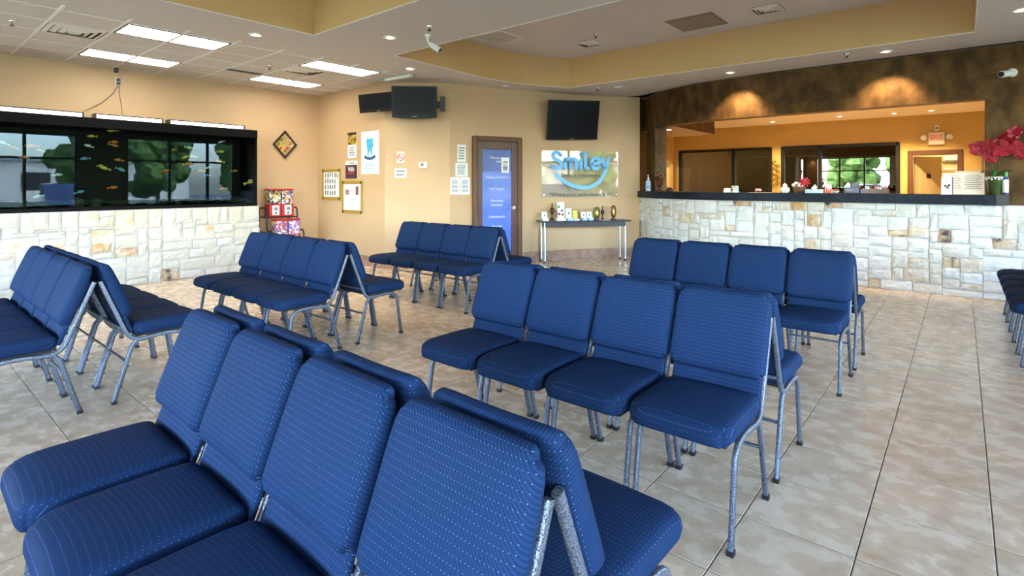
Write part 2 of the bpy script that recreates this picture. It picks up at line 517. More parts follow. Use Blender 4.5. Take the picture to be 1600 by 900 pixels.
def s_of(px):
    p, Z = hit(P_CNT, px)
    best = min(range(len(P_CNT) - 1), key=lambda i: abs((p - P_CNT[i]).length + (p - P_CNT[i + 1]).length - (LEN[i + 1] - LEN[i])))
    return LEN[best] + (p - P_CNT[best]).length, Z

# ---- floor: dark joint bed with single ceramic tiles laid on it
fb = B().prism([(XW - .1, YS - .1), (XE + .1, YS - .1), (XE + .1, 20), (XW - .1, 20)], -.15, -.0015)
floor = struct('floor', fb, m_grout, 'glossy mottled beige ceramic tile floor with dark joints')
tiles = []
for i in range(-23, 10):
    for j in range(-12, 36):
        x, y = TX0 + i * TX, TY0 + j * TY
        if x + TX < XW or x > XE or y + TY < YS or y > YO: continue
        cx_, cy_ = x + TX / 2, y + TY / 2
        px, py, Z = proj(cx_, cy_, 0)
        inside = y < 9.3 and Z > .5 and -120 < px < 1720 and 288 < py < 1010
        tiles.append(((1 / Z ** 3) if inside else 0, cx_, cy_))
tiles.sort(reverse=True)
def tile_geo(b, cx_, cy_):
    hx, hy, e = TX / 2 - .0022, TY / 2 - .0022, .0018
    vs = [(cx_ + sx * hx, cy_ + sy * hy, -.004) for sx, sy in ((-1, -1), (1, -1), (1, 1), (-1, 1))]
    vs += [(cx_ + sx * hx, cy_ + sy * hy, -.0008) for sx, sy in ((-1, -1), (1, -1), (1, 1), (-1, 1))]
    vs += [(cx_ + sx * (hx - e), cy_ + sy * (hy - e), 0) for sx, sy in ((-1, -1), (1, -1), (1, 1), (-1, 1))]
    fs = [(8, 9, 10, 11)]
    for k in range(4):
        l = (k + 1) % 4
        fs += [(k, l, 4 + l, 4 + k), (4 + k, 4 + l, 8 + l, 8 + k)]
    b.add(vs, fs)
tb = B(); tile_geo(tb, 0, 0)
tile_me = tb.mesh('floor_tile'); tile_me.materials.append(m_floor)
for a, x, y in tiles[:300]:
    obj('floor_tile', tile_me, None, floor, Matrix.Translation((x, y, 0)))
rest = B()
for a, x, y in tiles[300:]: tile_geo(rest, x, y)
ro = obj('far_floor_tiles', rest, m_floor, floor); ro['kind'] = 'stuff'

# ---- walls
struct('wall_left', strip(B(), P_WEST, 0, HC, .15), m_wall, 'yellow painted wall behind the fish tank')
struct('wall_back', strip(B(), P_BACK, 0, HC, .15), m_wall, 'yellow wall with notices beside the candy machines')
struct('wall_corner', strip(B(), P_DIAG, 0, HC, .15), m_wall, 'angled beige wall below the mounted televisions')
struct('wall_curved', strip(B(), P_CURVE, 0, HC, .15), m_wall, 'curved beige wall with door and sign')
for nm, p, k in (('baseboard_back', P_BACK, 'baseboard under the notice boards'), ('baseboard_corner', P_DIAG, 'baseboard of the angled wall')):
    struct(nm, strip(B(), p, 0, .17, .0, .016), m_base, 'reddish brown stone ' + k)
cut_l, cut_r = hit(P_CURVE, 736)[0], hit(P_CURVE, 813)[0]
pa = [p for p in P_CURVE if p.y < cut_l.y] + [cut_l]
pb = [cut_r] + [p for p in P_CURVE if p.y > cut_r.y]
bb = B(); strip(bb, pa, 0, .17, 0, .016)
struct('baseboard_curved_1', bb, m_base, 'reddish brown stone baseboard beside the blue door')
struct('baseboard_curved_2', strip(B(), pb, 0, .17, 0, .016), m_base, 'reddish brown stone baseboard behind the side table')

# brown faux-finished counter wall: pier at the start, header over the opening, pier at the end
s_l = s_of(1014)[0]; s_r = s_of(1540)[0]
def sub(s0, s1):
    return [cnt(s0)] + [P_CNT[i] for i in range(len(P_CNT)) if s0 + .01 < LEN[i] < s1 - .01] + [cnt(s1)]
wb = B()
s_e = s_of(1576)[0]
for q0, q1, z in ((0, s_l, 1.256), (s_l, s_r, 2.42), (s_r, s_e, 1.256), (s_e, LEN[-1], 1.131)):
    strip(wb, sub(q0, q1), z, HC, .34, -.12)
struct('wall_counter', wb, m_brown, 'dark brown faux-finished wall over the reception counter')

# ---- natural stone facing: every stone its own piece
def stone_geo(f, s0, s1, z0, z1, rng, H):
    g = .006
    s0 += g; s1 -= g; z0 += g; z1 -= g
    ns, nz = (5 if s1 - s0 > .13 else 4), (4 if z1 - z0 > .07 else 3)
    prd = rng.uniform(.010, .026); seed = rng.uniform(0, 100)
    def jit(): return rng.uniform(-.009, .009)
    cj = [(jit(), jit()) for _ in range(4)]
    b = B(); vs = []
    for j in range(nz):
        v = j / (nz - 1)
        for i in range(ns):
            u = i / (ns - 1)
            dx = (cj[0][0] * (1 - u) + cj[1][0] * u) * (1 - v) + (cj[3][0] * (1 - u) + cj[2][0] * u) * v
            dz = (cj[0][1] * (1 - u) + cj[1][1] * u) * (1 - v) + (cj[3][1] * (1 - u) + cj[2][1] * u) * v
            rim = i in (0, ns - 1) or j in (0, nz - 1)
            d = prd * (.45 if rim else 1.0) + mnoise.noise(Vector((u * 2.6 + seed, v * 2.1, seed))) * .012
            uu = u if i in (0, ns - 1) else .5 + (u - .5) * 1.28
            vv = v if j in (0, nz - 1) else .5 + (v - .5) * 1.28
            vs.append(f(s0 + uu * (s1 - s0) + dx, max(.001, min(H - .003, z0 + vv * (z1 - z0) + dz)), max(.003, d)))
    rimidx = list(range(ns)) + [ns * (j + 1) - 1 for j in range(1, nz)] + [ns * (nz - 1) + i for i in range(ns - 2, -1, -1)] + [ns * j for j in range(nz - 2, 0, -1)]
    base = len(vs)
    pos = [(k % ns, k // ns) for k in rimidx]
    for (i, j) in pos:
        vs.append(f(s0 + i / (ns - 1) * (s1 - s0), z0 + j / (nz - 1) * (z1 - z0), -.016))
    fs = [(j * ns + i, j * ns + i + 1, (j + 1) * ns + i + 1, (j + 1) * ns + i) for j in range(nz - 1) for i in range(ns - 1)]
    m = len(rimidx)
    fs += [(rimidx[k], base + k, base + (k + 1) % m, rimidx[(k + 1) % m]) for k in range(m)]
    return b.add(vs, fs)
def lay_stones(parent, f, S, H, placed, seed, top=None, plain=None):
    rng = random.Random(seed); c = .043
    nx, nz = int(round(S / c)), int(round(H / c))
    cs, cz = S / nx, H / nz
    occ = [[False] * nx for _ in range(nz)]
    out = []
    def put(i0, i1, j0, j1, mat):
        for j in range(j0, j1):
            for i in range(i0, i1): occ[j][i] = True
        out.append((i0 * cs, i1 * cs, j0 * cz, j1 * cz, mat))
    for s0, s1, z0, z1, mat in placed:
        i0, i1 = int(round(s0 / cs)), int(round(s1 / cs)); j0, j1 = int(round(z0 / cz)), int(round(z1 / cz))
        i0 = max(i0, 0); j0 = max(j0, 0); i1 = min(max(i1, i0 + 2), nx); j1 = min(max(j1, j0 + 2), nz)
        if any(occ[j][i] for j in range(j0, j1) for i in range(i0, i1)): continue
        put(i0, i1, j0, j1, mat)
    if top:
        i = 0
        while i < nx:
            w = rng.randint(*top[0]); h = rng.randint(*top[1])
            w = min(w, nx - i)
            if any(occ[nz - 1 - k][i + q] for k in range(h) for q in range(w)):
                i += 1; continue
            put(i, i + w, nz - h, nz, None); i += w
    for j in range(nz):
        for i in range(nx):
            if occ[j][i]: continue
            wmax = 0
            while i + wmax < nx and not occ[j][i + wmax]: wmax += 1
            w = min(wmax, rng.choice((4, 5, 6, 7, 8, 9, 11)))
            if wmax - w in (1, 2): w = wmax if wmax <= 9 else w - 2
            hmax = 0
            while j + hmax < nz and not any(occ[j + hmax][i + q] for q in range(w)): hmax += 1
            h = min(hmax, rng.choice((2, 3, 3, 4, 4) if w > 4 else (3, 4, 5)))
            if hmax - h == 1: h = hmax if hmax <= 5 else h - 1
            put(i, i + w, j, j + max(h, 1), None)
    for s0, s1, z0, z1, mat in out:
        o = obj('stone', stone_geo(f, s0, s1, z0, z1, rng, H), mat or (m_stone_pale if rng.random() < .05 else plain or m_stone), parent)
XS, ST_L, YE = -8.70, 1.033, 4.05                    # front of the tank base, its height and its far end
sl = struct('wall_tank_base', B().box(XW, XS - .002, YS, YE - .012, 0, ST_L), m_mortar, 'white limestone base wall under the fish tank')
P_TB = [(XS, YS), (XS, YE)]
def px_stone_l(a, b_, c_, d, mat):
    p0, Z0 = hit(P_TB, max(a, 0)); p1, Z1 = hit(P_TB, b_); Z = (Z0 + Z1) / 2
    return (p0.y - YS, p1.y - YS, zat(d, Z), zat(c_, Z), mat)
placed = [px_stone_l(*q) for q in ((2, 59, 373, 392, m_stone_pale), (141, 178, 361, 378, m_stone_pale), (140, 175, 380, 398, m_stone_tan), (179, 213, 386, 403, m_stone_dark),
          (62, 104, 374, 391, m_stone_pale), (182, 207, 329, 358, m_stone_pale), (303, 335, 352, 374, m_stone_pale), (253, 279, 420, 438, m_stone_dark))]
lay_stones(sl, lambda s, z, d: (XS + d, YS + s, z), YE - YS, ST_L, placed, 3, ((3, 5), (4, 6)), m_stone_warm_lit)
SC_H = 1.131
sc = struct('wall_counter_base', strip(B(), P_CNT, 0, SC_H, .34, -.002), m_mortar, 'white limestone front of the reception counter')
placed = []
for a, b_, c_, d, mat in ((1388, 1419, 358.6, 371, m_stone_dark), (1465, 1488, 358.6, 377.6, m_stone_dark), (1551, 1589, 371, 392, m_stone_dark), (1483, 1502, 404, 416.7, m_stone_dark),
        (1357, 1376, 432.5, 452.5, m_stone_tan), (1410, 1455, 420, 441, m_stone_pale), (1363, 1400, 326, 340, m_stone_pale), (1500, 1537, 446, 455, m_stone_pale), (1302, 1336, 368, 387, m_stone_pale),
        (1036, 1046, 323, 337, m_stone_dark), (1060, 1085, 333, 348.6, m_stone_pale), (1131, 1152, 353, 363, m_stone_tan), (1146, 1174, 312, 321, m_stone_dark), (1210, 1236, 315, 329, m_stone_pale),
        (1238, 1260, 315, 329, m_stone_tan), (1262, 1286, 315, 331, m_stone_pale), (1288, 1314, 315, 328, m_stone_dark), (1264, 1285, 336, 352, m_stone_tan), (1190, 1208, 322, 334, m_stone_pale), (1257, 1281, 373, 390, m_stone_pale)):
    s0, Z0 = s_of(a); s1, Z1 = s_of(b_); Z = (Z0 + Z1) / 2
    placed.append((s0, s1, zat(d, Z), min(SC_H, zat(c_, Z)), mat))
lay_stones(sc, lambda s, z, d: (*cnt(s, d), z), LEN[-1], SC_H, placed, 11)

# ---- east and south storefront windows (behind the photographer; they light the room and show in every mirror)
def storefront(n, path_fn, spans, L, nm, label, wlabel):
    """path_fn(s, d) -> x, y ; wall pieces as one wall, each glazed span a window with bars and panes"""
    b = B()
    def bx(bld, s0, s1, z0, z1, d0, d1):
        p = [path_fn(s0, d0), path_fn(s1, d0), path_fn(s1, d1), path_fn(s0, d1)]
        bld.prism(p, z0, z1)
    bx(b, 0, L, 0, WSILL, 0, .2); bx(b, 0, L, WHEAD, HT + .1, 0, .2)
    edges = [0] + [e for sp in spans for e in (sp[0], sp[-1])] + [L]
    for k in range(0, len(edges), 2):
        if edges[k + 1] > edges[k]: bx(b, edges[k], edges[k + 1], WSILL, WHEAD, 0, .2)
    struct(nm, b, m_wall, label)
    for sp in spans:
        n += 1
        w = sempty('window_%d' % n, wlabel % n)
        for e in sp:
            q = B(); bx(q, e - .035, e + .035, WSILL, WHEAD, .04, .14); obj('mullion', q, m_mullion, w)
        for z in (WSILL + .03, WTRAN, WHEAD - .03):
            q = B(); bx(q, sp[0], sp[-1], z - .03, z + .03, .05, .13); obj('rail', q, m_mullion, w)
        for a, c in zip(sp[:-1], sp[1:]):
            for z0, z1 in ((WSILL, WTRAN), (WTRAN, WHEAD)):
                q = B(); p0, p1 = path_fn(a, .09), path_fn(c, .09)
                q.quad((*p0, z0), (*p1, z0), (*p1, z1), (*p0, z1)); obj('pane', q, m_glass_win, w)
    return n
nw = storefront(0, lambda s, d: (XE + d, YC - s), [[.2, 1.04, 2.21, 3.4], [4.66, 5.8, 6.94, 8.1, 9.25, 10.35]], YC - YS, 'wall_right', 'yellow wall between the tall storefront windows',
                'tall dark-framed storefront window number %d beside the counter side')
nw = storefront(nw, lambda s, d: (XE - s, YS - d), [[.5 + 1.16 * k for k in range(5)], [5.5 + 1.16 * k for k in range(6)]], XE - XW, 'wall_front', 'yellow wall between the entrance windows',
                'tall dark-framed storefront window number %d at the entrance side')

# ---- ceiling with two raised trays
TR1 = [(-5.57, -1.5), (-5.57, 3.2), (1.2, 3.2), (1.2, -1.5)]
TR2 = [(-5.65, 4.37)] + [tuple(p) for p in catmull([(-5.70, 5.4), (-5.73, 6.25), (-5.60, 7.0), (-5.2, 7.78)], 4)] + [(.108, 7.78), (.108, 4.37)]
outer = [(XW - .1, YS - .1), (XW - .1, YB + .1), (K1.x - .05, YB + .12)] + [tuple(p - n * .1) for p, n in zip(P_CURVE, normals(P_CURVE))] + [tuple(p - n * .1) for p, n in zip(P_CNT, N_CNT)] + [(XE + .1, YC + .1), (XE + .1, YS - .1)]
loops = [outer, TR1, TR2]
flat = [p for l in loops for p in l]
tri = tessellate_polygon([[Vector((p[0], p[1], 0)) for p in l] for l in loops])
cb = B().add([(p[0], p[1], HC) for p in flat], [tuple(t) for t in tri])
ceiling = struct('ceiling', cb, m_ceil, 'off-white ceiling with two raised trays and a tiled strip')
for k, tr in enumerate((TR1, TR2)):
    b = B(); n = len(tr)
    b.add([(*p, HC) for p in tr] + [(*p, HT + (.35 if k == 0 else 0)) for p in tr], [(i, (i + 1) % n, n + (i + 1) % n, n + i) for i in range(n)])
    obj('tray_side', b, m_tray, ceiling)
    obj('tray_top', B().add([(*p, HT + (.35 if k == 0 else 0)) for p in tr], [tuple(range(n))]), m_ceil, ceiling)
    b = B()
    for i in range(n):
        if k == 1 and i < 14 and False: continue
        a, c = Vector(tr[i]), Vector(tr[(i + 1) % n])
        b.tube([(*a, HC), (*c, HC)], .006, 4)
    obj('corner_bead', b, m_tbar, ceiling)['kind'] = 'stuff'
roof = struct('roof', B().box(XW - .4, XE + .4, YS - .4, 20.2, 4.0, 4.2), m_ceil, 'flat roof slab over the building')
obj('parapet', B().box(XE + .2, XE + .4, YS - .4, 20.2, HC, 4.0).box(XW - .4, XW - .15, YS - .4, 20.2, HC - .1, 4.0).box(XW - .4, XE + .4, YS - .4, YS - .2, HC, 4.0).box(XW - .4, XE + .4, 20, 20.2, 0, 4.0), m_ceil, roof)
obj('added_sky_shade', B().box(XE + .4, XE + 4.6, YS - 4.6, 12, HC + .05, HC + .25).box(XW - .4, XE + .4, YS - 4.6, YS - .4, HC + .05, HC + .25), m_ceil, roof)  # added unseen overhang, cuts off high sky so daylight enters low
# lay-in tiles, bars, lights and vents of the tiled strip
GX = [-6.6 - .5233 * k for k in range(6)]
GY = [1.17 + .533 * k for k in range(-6, 9)]
troffers = [(0, 7), (3, 7), (0, 11), (3, 11)]         # (column, row) of each two-tile light
vents = [(1, 6), (1, 11)]
taken = {(c, r + d) for c, r in troffers for d in (0, 1)} | set(vents)
tile_b = B().box(-.2555, .2555, -.2605, .2605, 0, .004)
ct_me = tile_b.mesh('ceiling_tile'); ct_me.materials.append(m_ctile)
for c in range(5):
    for r in range(len(GY) - 1):
        if (c, r) in taken or GY[r + 1] > YB: continue
        obj('ceiling_tile', ct_me, None, ceiling, Matrix.Translation(((GX[c] + GX[c + 1]) / 2, (GY[r] + GY[r + 1]) / 2, HC - .006)))
for y in GY:
    if y < YB: obj('ceiling_bar', B().box(XW, -6.42, y - .014, y + .014, HC - .011, HC - .001), m_tbar, ceiling)
for x in GX:
    obj('ceiling_bar', B().box(x - .009, x + .009, YS, YB, HC - .009, HC - .001), m_tbar, ceiling)
m_lamp = emat('fluorescent_diffuser', (1.0, .93, .80), 6.5)
m_louver = pm('louver_white', (.42, .41, .37), .4)
tro_lab = ['long lit ceiling light farther from the wall, before the two vents', 'long lit ceiling light against the wall above the power outlet', 'long lit ceiling light next to the square vent by the televisions', 'long lit ceiling light against the wall above the diamond picture']
for (c, r), lab in zip(troffers, tro_lab):
    x1, x0 = GX[c], GX[c + 1]; y0, y1 = GY[r], GY[r + 2]
    t = thing('ceiling_light', lab, 'light', T((x0 + x1) / 2, (y0 + y1) / 2, HC), 'recessed fluorescent lights')
    hx, hy = (x1 - x0) / 2 - .012, (y1 - y0) / 2 - .012
    obj('frame', B().box(-hx, hx, -hy, -hy + .02, -.014, -.002).box(-hx, hx, hy - .02, hy, -.014, -.002).box(-hx, -hx + .02, -hy, hy, -.014, -.002).box(hx - .02, hx, -hy, hy, -.014, -.002), m_mullion, t)
    obj('diffuser', B().box(-hx + .02, hx - .02, -hy + .02, hy - .02, -.009, -.002), m_lamp, t)
    lb = B()
    for k in (-1, 1): lb.box(k * hx / 3 - .012, k * hx / 3 + .012, -hy + .02, hy - .02, -.013, -.009)
    for k in range(1, 6):
        yy = -hy + 2 * hy * k / 6
        lb.box(-hx + .02, hx - .02, yy - .003, yy + .003, -.013, -.009)
    obj('louver', lb, m_louver, t)
def square_vent(lab, M, h, mat, grp='square ceiling vents'):
    t = thing('ceiling_vent', lab, 'vent', M, grp)
    obj('backing', B().box(-h, h, -h, h, -.004, -.001), m_dark, t)
    for k in range(4):
        a = h * (1 - k * .25); w = h * .19
        z = -.006 - .006 * k
        b = B()
        for (ax, ay, bx_, by_) in ((-1, -1, 1, -1), (1, -1, 1, 1), (1, 1, -1, 1), (-1, 1, -1, -1)):
            o0, o1 = Vector((ax * a, ay * a)), Vector((bx_ * a, by_ * a))
            i0, i1 = Vector((ax * (a - w), ay * (a - w))), Vector((bx_ * (a - w), by_ * (a - w)))
            b.add([(*o0, z + .004), (*o1, z + .004), (*i1, z - .012), (*i0, z - .012), (*o0, z + .006), (*o1, z + .006), (*i1, z - .01), (*i0, z - .01)],
                  [(0, 1, 2, 3), (4, 7, 6, 5), (0, 4, 5, 1), (2, 6, 7, 3)])
        obj('vent_ring' if k else 'frame', b, mat, t)
    obj('vent_center', B().box(-h * .16, h * .16, -h * .16, h * .16, -.032, -.028), mat, t)
for (c, r), lab in zip(vents, ('square stepped ceiling vent between the two grid bars by the fish tank', 'square stepped ceiling vent touching the long light by the televisions')):
    square_vent(lab, T((GX[c] + GX[c + 1]) / 2, (GY[r] + GY[r + 1]) / 2, HC - .004), .25, m_offwhite)
p = T((GX[2] + GX[3]) / 2 - .23, (GY[10] + GY[11]) / 2, HC - .005)
t = thing('slot_vent', 'narrow dark slot vent among the ceiling tiles', 'vent', p)
obj('frame', B().box(-.06, .06, -.25, .25, -.006, -.003), m_mullion, t)
obj('slat', B().box(-.028, -.022, -.24, .24, -.011, -.006).box(.022, .028, -.24, .24, -.011, -.006), m_mid, t)
# items on the plain ceiling and inside the far tray
for (px, py), lab in (((920.6, 67.7), 'small square vent in the raised tray above the hanging television'), ((1198, 14), 'small square vent in the raised tray over the counter')):
    square_vent(lab, Matrix.Translation(at_z(px, py, HT)), .17, m_offwhite)
q = [at_z(x, y, HT) for x, y in ((733, 57), (779, 45), (820.6, 59), (775.6, 70))]
cen = sum(q, Vector()) / 4
t = thing('return_grille', 'large louvred return air grille in the curved part of the tray', 'grille', T(cen.x, cen.y, HT))
obj('frame', B().box(-.30, .30, -.30, -.25, -.012, -.001).box(-.30, .30, .25, .30, -.012, -.001).box(-.30, -.25, -.25, .25, -.012, -.001).box(.25, .30, -.25, .25, -.012, -.001), m_offwhite, t)
obj('backing', B().box(-.25, .25, -.25, .25, -.004, -.001), m_dark, t)
for k in range(12):
    obj('slat', B().box(-.25, .25, -.24 + k * .042, -.215 + k * .042, -.010, -.006), m_offwhite, t)
q = [at_z(x, y, HT) for x, y in ((1041, 33), (1109, 18), (1136, 36), (1070, 50))]
cen = sum(q, Vector()) / 4
t = thing('ceiling_speaker_panel', 'flat brown square panel in the raised tray ceiling', 'panel', T(cen.x, cen.y, HT))
obj('frame', B().box(-.31, .31, -.31, .31, -.008, -.001), pm('panel_brown_edge', (.22, .17, .12), .6), t)
obj('panel', B().box(-.29, .29, -.29, .29, -.014, -.008), pm('panel_brown', (.27, .21, .15), .7), t)

m_bulb = emat('downlight_bulb', (1.0, .80, .52), 14.0)
def downlight(M, lab, energy, lit=True, size=.075, spot=105, col=(1.0, .74, .42), aim=0.0):
    t = thing('recessed_downlight', lab, 'light', M, 'recessed downlights')
    obj('trim_ring', B().lathe([(size * .72, -.002), (size * .74, -.010), (size, -.008), (size * 1.02, -.001)], 20), m_white, t, smooth=True, angle=.6)
    obj('reflector', B().lathe([(size * .72, -.003), (size * .5, -.0015), (.001, -.001)], 20), m_chrome, t, smooth=True)
    obj('bulb', B().lathe([(size * .45, -.002), (size * .42, -.007), (.001, -.009)], 14), m_bulb if lit else m_white, t)
    if energy:
        l = bpy.data.lights.new('downlight_lamp', 'SPOT'); l.energy = energy; l.color = col
        l.spot_size = math.radians(spot); l.spot_blend = .7; l.shadow_soft_size = .04
        lo = bpy.data.objects.new('downlight_lamp', l); COL.objects.link(lo); lo.parent = t; lo.location = (0, 0, -.02); lo.rotation_euler = (aim, 0, 0)
    return t
for (px, py), lab, e in (((400, 54), 'recessed downlight beside the amber tray corner', 16), ((609, 58), 'recessed downlight across from the white ceiling camera', 16), ((641, 107), 'recessed downlight above the pair of televisions', 16),
        ((790, 134), 'recessed downlight above the blue door', 0), ((966, 135.4), 'recessed downlight beside the end of the brown wall', 0),
        ((1141, 113), 'recessed downlight lighting the brown wall above the tinted window', 100), ((1384, 80), 'recessed downlight lighting the brown wall above the exit sign', 100), ((1596, 15), 'recessed downlight at the photo edge past the tray', 16)):
    downlight(Matrix.Translation(at_z(px, py, HC)), lab, e, lit=e > 0, aim=.55 if e > 60 else 0, spot=78 if e > 60 else 105)
def sprinkler(M, lab):
    t = thing('fire_sprinkler', lab, 'sprinkler', M, 'ceiling fire sprinklers')
    obj('escutcheon', B().lathe([(.035, -.001), (.034, -.006), (.012, -.01), (.011, -.03)], 14), m_chrome, t, smooth=True, angle=.6)
    obj('deflector', B().lathe([(.006, -.03), (.006, -.045), (.024, -.046), (.024, -.049)], 12).box(-.014, -.011, -.003, .003, -.046, -.028).box(.011, .014, -.003, .003, -.046, -.028), m_mullion, t)
for (px, py, z), lab in (((19, 33, HC - .006), 'small fire sprinkler on the ceiling tile at the photo corner'), ((421, 103, HC - .006), 'small fire sprinkler on the tile beside the slot vent'), ((671, 41, HC), 'small fire sprinkler behind the white ceiling camera'),
        ((1323, 84, HC), 'small fire sprinkler on the soffit over the brown wall'), ((933.6, 137, HC), 'small fire sprinkler above the hanging television'), ((931, 54, HT), 'shiny sprinkler in the raised tray next to the small vent')):
    sprinkler(Matrix.Translation(at_z(px, py, z)), lab)
c = at_z(668, 54, HC)
t = thing('security_camera', 'white cylinder security camera hanging from the ceiling', 'camera', T(c.x, c.y, HC, YAW))
obj('mount', B().lathe([(.03, 0), (.03, -.02), (.014, -.03), (.012, -.07)], 14).tube([(0, 0, -.065), (.02, 0, -.10), (.045, .0, -.12)], .012, 8), m_white, t, smooth=True, angle=.6)
d = Vector((.11, -.02, -.075))
obj('body', B().tube([(.03, 0, -.105), Vector((.03, 0, -.105)) + d * .3, Vector((.03, 0, -.105)) + d], .034, 14, rs=[.75, 1, 1]), m_white, t, smooth=True, angle=.6)
obj('lens', B().tube([Vector((.03, 0, -.105)) + d, Vector((.03, 0, -.105)) + d * 1.03], .026, 14), m_black, t)
c = at_z(888.5, 148.5, HC)
t = thing('spot_fixture', 'tiny white dome fixture on the soffit over the single television', 'light', T(c.x, c.y, HC))
obj('base', B().lathe([(.05, 0), (.05, -.012), (.02, -.02)], 14), m_white, t)
obj('dome', B().ball((0, 0, -.025), .03), m_offwhite, t, smooth=True)
# thin white strip fixed under the ceiling by the televisions
a, b_ = at_z(603, 125, HC - .03), at_z(642, 118, HC - .03)
u = (b_ - a).normalized()
t = thing('ceiling_strip_fixture', 'short white strip under the ceiling above the televisions', 'fixture', T(*((a + b_) / 2).xy, HC, math.atan2(u.y, u.x)))
L_ = (b_ - a).length
obj('housing', B().rbox(-L_ / 2, L_ / 2, -.03, .03, -.05, -.006, .008), m_white, t)
obj('end_cap', B().box(-L_ / 2 - .006, -L_ / 2, -.03, .03, -.05, -.006).box(L_ / 2, L_ / 2 + .006, -.03, .03, -.05, -.006), m_offwhite, t)

# ---- office behind the counter
OXW, OXE = -6.97, XE
m_owall = pm('office_wall_amber', (.56, .37, .115), .55, c2=(.53, .35, .105), scale=1.5, coord='World')
P_OB = [(OXW, YO), (OXE, YO)]
W1, W2, DR = (-6.76, -4.14), (-3.82, -1.21), (-.93, -.07)
ob = B()
def seg(x0, x1, z0, z1): ob.box(x0, x1, YO, YO + .14, z0, z1)
seg(OXW, OXE, 2.42, HC); seg(OXW, W1[0], 0, 2.42); seg(W1[1], W2[0], 0, 2.42); seg(W2[1], DR[0], 0, 2.42); seg(DR[1], OXE, 0, 2.42)
seg(*W1, 0, .9); seg(*W2, 0, .9); seg(*DR, 2.10, 2.42)
struct('wall_office_back', ob, m_owall, 'amber wall at the back of the reception office')
ab = B()
y0, y1 = 15.52, 16.24
ab.box(OXW - .12, OXW, 9.4, y0, 0, HC).box(OXW - .12, OXW, y1, YO + .1, 0, HC)
arch = [(y0, HC), (y0, 1.95)] + [(y0 + (y1 - y0) * (1 - math.cos(PI * k / 10)) / 2, 1.95 + .25 * math.sin(PI * k / 10)) for k in range(11)] + [(y1, 1.95), (y1, HC)]
n = len(arch)
ab.add([(OXW, a, z) for a, z in arch] + [(OXW - .12, a, z) for a, z in arch], [tuple(range(n)), tuple(range(n, 2 * n))[::-1]] + [(i, n + i, n + (i + 1) % n, (i + 1) % n) for i in range(n)])
struct('wall_office_side', ab, m_owall, 'amber office side wall with an arched opening')
struct('wall_office_right', B().box(OXE, OXE + .15, YC, 20, 0, HC + .1), m_owall, 'amber office wall on the counter end')
struct('wall_office_pier', B().box(-4.98, -4.82, 9.55, 10.25, 0, HC), m_brown, 'dark brown pier inside the counter opening')
struct('wall_added_mirror_block', B().box(-6.97, -4.98, 10.0, 10.1, 0, 2.42), m_brown, 'added unseen dark wall keeping lit surfaces out of the office glass')  # added out of view, darkens what the tinted pane mirrors
struct('wall_behind_office', B().box(-9.2, -9.05, 9.4, 20, 0, HC).box(-9.2, OXE, 19.6, 19.75, 0, HC).box(-1.12, -1.02, YO + .14, 19.6, 0, HC).box(-9.2, OXW - .12, 9.4, 9.5, 0, HC).box(-9.1, OXW - .1, 13.5, 13.6, 0, HC), pm('back_room_cream', (.66, .55, .30), .6), 'cream walls of the rooms behind the office')
struct('ceiling_office', B().add([(-9.2, 9.3, HC), (-4.6, 9.3, HC), (-3.4, 8.75, HC), (-2.2, YC + .02, HC), (XE + .1, YC + .02, HC), (XE + .1, 20, HC), (-9.2, 20, HC)], [tuple(range(7))]), pm('office_ceiling', (.70, .60, .46), .8), 'cream ceiling of the reception office')
so = struct('ceiling_office_soffit', B().prism([(-6.9, 10.05), (-4.75, 9.82), (-3.95, 9.22), (-3.95, 11.3), (-6.9, 11.3)], 2.425, HC), m_brown, 'lowered brown soffit inside the counter opening')
obj('soffit_underside', B().prism([(-6.88, 10.07), (-4.73, 9.84), (-3.97, 9.26), (-3.97, 11.28), (-6.88, 11.28)], 2.415, 2.425), m_wall, so)
downlight(Matrix.Translation(at_z(1045, 202.5, 2.415)), 'recessed downlight in the lowered office soffit', 40)
for (px, py), lab in (((1207, 190), 'bright office downlight above the gap between the dark windows'), ((1312, 181.5), 'office downlight above the second dark window'), ((1397, 177), 'office downlight above the office door'), ((1455, 172.5), 'office downlight near the exit sign')):
    c = at_z(px, py, HC)
    downlight(T(c.x, min(c.y, 15.75), HC), lab, 150, spot=115, col=(1.0, .76, .42))
for x, y in ((-4.6, 13.0), (-2.0, 12.2), (.6, 12.6)):  # extra lamps added out of view to lift the office by bounced light
    downlight(T(x, y, HC), 'added unseen office downlight behind the brown header', 90)
# tinted interior windows of the office
def office_window(n, W_, mull, label):
    w = sempty('window_%d' % n, label)
    for x in (W_[0], *mull, W_[1]):
        obj('mullion', B().box(x - .045, x + .045, YO - .02, YO + .10, .9, 2.42), m_mullion, w)
    for z in (.93, 2.39):
        obj('rail', B().box(W_[0], W_[1], YO - .02, YO + .10, z - .04, z + .04), m_mullion, w)
    xs = [W_[0], *mull, W_[1]]
    for a, c in zip(xs[:-1], xs[1:]):
        obj('pane', B().quad((a, YO + .03, .9), (c, YO + .03, .9), (c, YO + .03, 2.42), (a, YO + .03, 2.42)), m_glass_dark, w)
office_window(nw + 1, W1, (-5.15,), 'dark tinted interior window by the arched opening')
office_window(nw + 2, W2, (hit(P_OB, 1281)[0].x,), 'dark interior window mirroring trees and sky')
